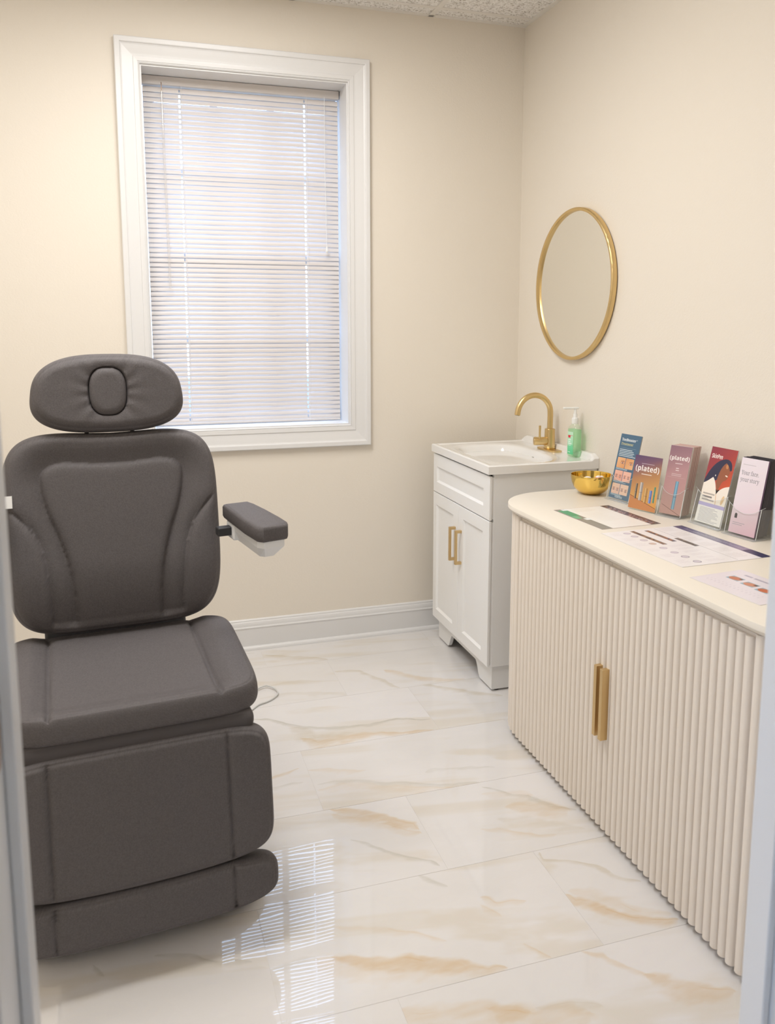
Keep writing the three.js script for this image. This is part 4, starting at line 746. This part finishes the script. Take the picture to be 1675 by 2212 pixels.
  // leg rest in two cushions
  const legs = new THREE.Group(); legs.name = 'leg_rest'; chairG.add(legs); legs.position.set(0, 0.54, 0.235); legs.rotation.x = -deg(8);
  const seams = (e) => (x, y) => { const d = Math.abs(Math.abs(x) - e); return -0.011 * Math.exp(-d / 0.0045) - 0.003 * smooth(e, e - 0.02, Math.abs(x)); };
  mesh('upper_leg_cushion', cushion({ w: 0.296, h: 0.156, p: 7, T: 0.03, B: 0.05, R: 0.022, relief: seams(0.193), nx: 150, ny: 110, warp: (x, y, X, Y) => [x, y + 0.016 * (X * X - 0.6) * smooth(0.2, 1, -Y)] }), M.chair, legs, [0, -0.172, 0]);
  mesh('lower_leg_cushion', cushion({ w: 0.299, h: 0.063, p: 3.5, T: 0.026, B: 0.05, R: 0.022, relief: seams(0.193), nx: 150, ny: 80, warp: (x, y, X, Y) => [x, y + 0.016 * (X * X - 0.6) * smooth(-0.6, 0.8, Y) + 0.006 * X * X * X * X] }), M.chair, legs, [0, -0.3885, 0.002]);
  mesh('leg_board', rbox(-0.2, 0.2, -0.40, -0.03, -0.075, -0.045, 0.006), M.chairDark, legs);
  // armrests
  const arm = (k) => {
    const a = new THREE.Group(); a.name = 'armrest'; chairG.add(a); a.position.set(k * 0.335, 0.955, -0.048); a.rotation.y = k * deg(5.5);
    const padG = extrudeZ([[-0.040, -0.15], [0.036, -0.155], [0.043, -0.12], [0.048, -0.04], [0.051, 0.06], [0.05, 0.125], [0.040, 0.15], [-0.026, 0.158], [-0.040, 0.142], [-0.044, 0.05]].map(([x, z]) => [k * x, -z]), 0.024, 0.009); padG.rotateX(-Math.PI / 2); mesh('arm_pad', toCreasedNormals(padG, 0.9), M.chair, a, [0, -0.033, 0]);
    const up = [[-0.034, -0.13], [0.03, -0.135], [0.042, 0.06], [0.042, 0.12], [0.032, 0.145], [-0.022, 0.15], [-0.034, 0.13]], low = [[-0.02, -0.1], [0.015, -0.1], [0.022, 0.05], [0.022, 0.095], [0.015, 0.11], [-0.008, 0.112], [-0.018, 0.1]], pos = [];
    const L = [up.map(([x, z]) => [k * x, -0.041, z]), up.map(([x, z]) => [k * x, -0.058, z]), low.map(([x, z]) => [k * x, -0.09, z])], n = up.length;
    for (let j = 0; j < 2; j++) for (let i = 0; i < n; i++) { const m = (i + 1) % n, A = L[j][i], B = L[j][m], C = L[j + 1][m], D = L[j + 1][i]; pos.push(...A, ...D, ...C, ...A, ...C, ...B); } for (let i = 1; i + 1 < n; i++) pos.push(...L[2][0], ...L[2][i + 1], ...L[2][i], ...L[0][0], ...L[0][i], ...L[0][i + 1]);
    const sg = new THREE.BufferGeometry(); sg.setAttribute('position', new THREE.Float32BufferAttribute(pos, 3)); sg.computeVertexNormals(); mesh('arm_shell', sg, std([0.82, 0.83, 0.84], 0.35, { side: THREE.DoubleSide }), a);
    mesh('arm_bracket', k > 0 ? rbox(-0.075, -0.03, -0.074, -0.05, -0.105, -0.075, 0.004) : rbox(0.03, 0.062, -0.078, -0.048, -0.11, -0.07, 0.004), M.chairDark, a);
    mesh('arm_hinge', rbox(-0.026 - 0.012, 0.026, -0.086, -0.042, -0.125, -0.06, 0.006), M.plastic, a);
  };
  arm(1); arm(-1);
  // white lifting column and floor base
  mesh('back_frame', rbox(-0.2, 0.2, 0.50, 0.98, -0.36, -0.32, 0.01), M.chairDark, chairG, [0, 0.05, 0.02], [-deg(12), 0, 0]);
  mesh('seat_frame', rbox(-0.22, 0.22, 0.44, 0.495, -0.22, 0.13, 0.008), M.chairDark, chairG);
  mesh('column_cover', rbox(-0.2, 0.2, 0.05, 0.445, -0.24, 0.08, 0.03, 4), M.plastic, chairG);
  const bs = new THREE.Shape(); { const a = 0.312, z0 = -0.52, z1 = 0.205, r = 0.13; bs.moveTo(-a + r, z0); bs.lineTo(a - r, z0); bs.absarc(a - r, z0 + r, r, -Math.PI / 2, 0); bs.lineTo(a, z1 - r); bs.absarc(a - r, z1 - r, r, 0, Math.PI / 2); bs.lineTo(-a + r, z1); bs.absarc(-a + r, z1 - r, r, Math.PI / 2, Math.PI); bs.lineTo(-a, z0 + r); bs.absarc(-a + r, z0 + r, r, Math.PI, Math.PI * 1.5); }
  const bg = new THREE.ExtrudeGeometry(bs, { depth: 0.026, bevelEnabled: true, bevelThickness: 0.01, bevelSize: 0.01, bevelSegments: 3, bevelOffset: -0.01, curveSegments: 14 }); bg.rotateX(Math.PI / 2);
  mesh('base_cover', toCreasedNormals(bg, 0.6), M.plastic, chairG, [0, 0.05, 0]);
  for (const [x, z] of [[-0.24, 0.14], [0.24, 0.14], [-0.24, -0.44], [0.24, -0.44]]) mesh('base_foot', cyl(0.025, 0.014, 20), M.black, chairG, [x, 0.007, z]);
}
single('power_cord', 'thin white power cord looped on the floor behind the chair', 'cord', tube([[-1.475, 0.02, 1.08], [-1.46, 0.006, 0.98], [-1.475, 0.004, 0.82], [-1.44, 0.004, 0.68], [-1.37, 0.004, 0.60], [-1.345, 0.004, 0.572], [-1.306, 0.004, 0.555], [-1.274, 0.005, 0.527], [-1.258, 0.006, 0.498], [-1.267, 0.009, 0.458], [-1.296, 0.010, 0.428], [-1.334, 0.0085, 0.446], [-1.40, 0.006, 0.50], [-1.5, 0.004, 0.55], [-1.7, 0.004, 0.5], [-1.85, 0.004, 0.3], [-1.9, 0.004, 0.06]], 0.003, 120, 8), std([0.62, 0.62, 0.60], 0.45));

renderer.render(scene, camera);
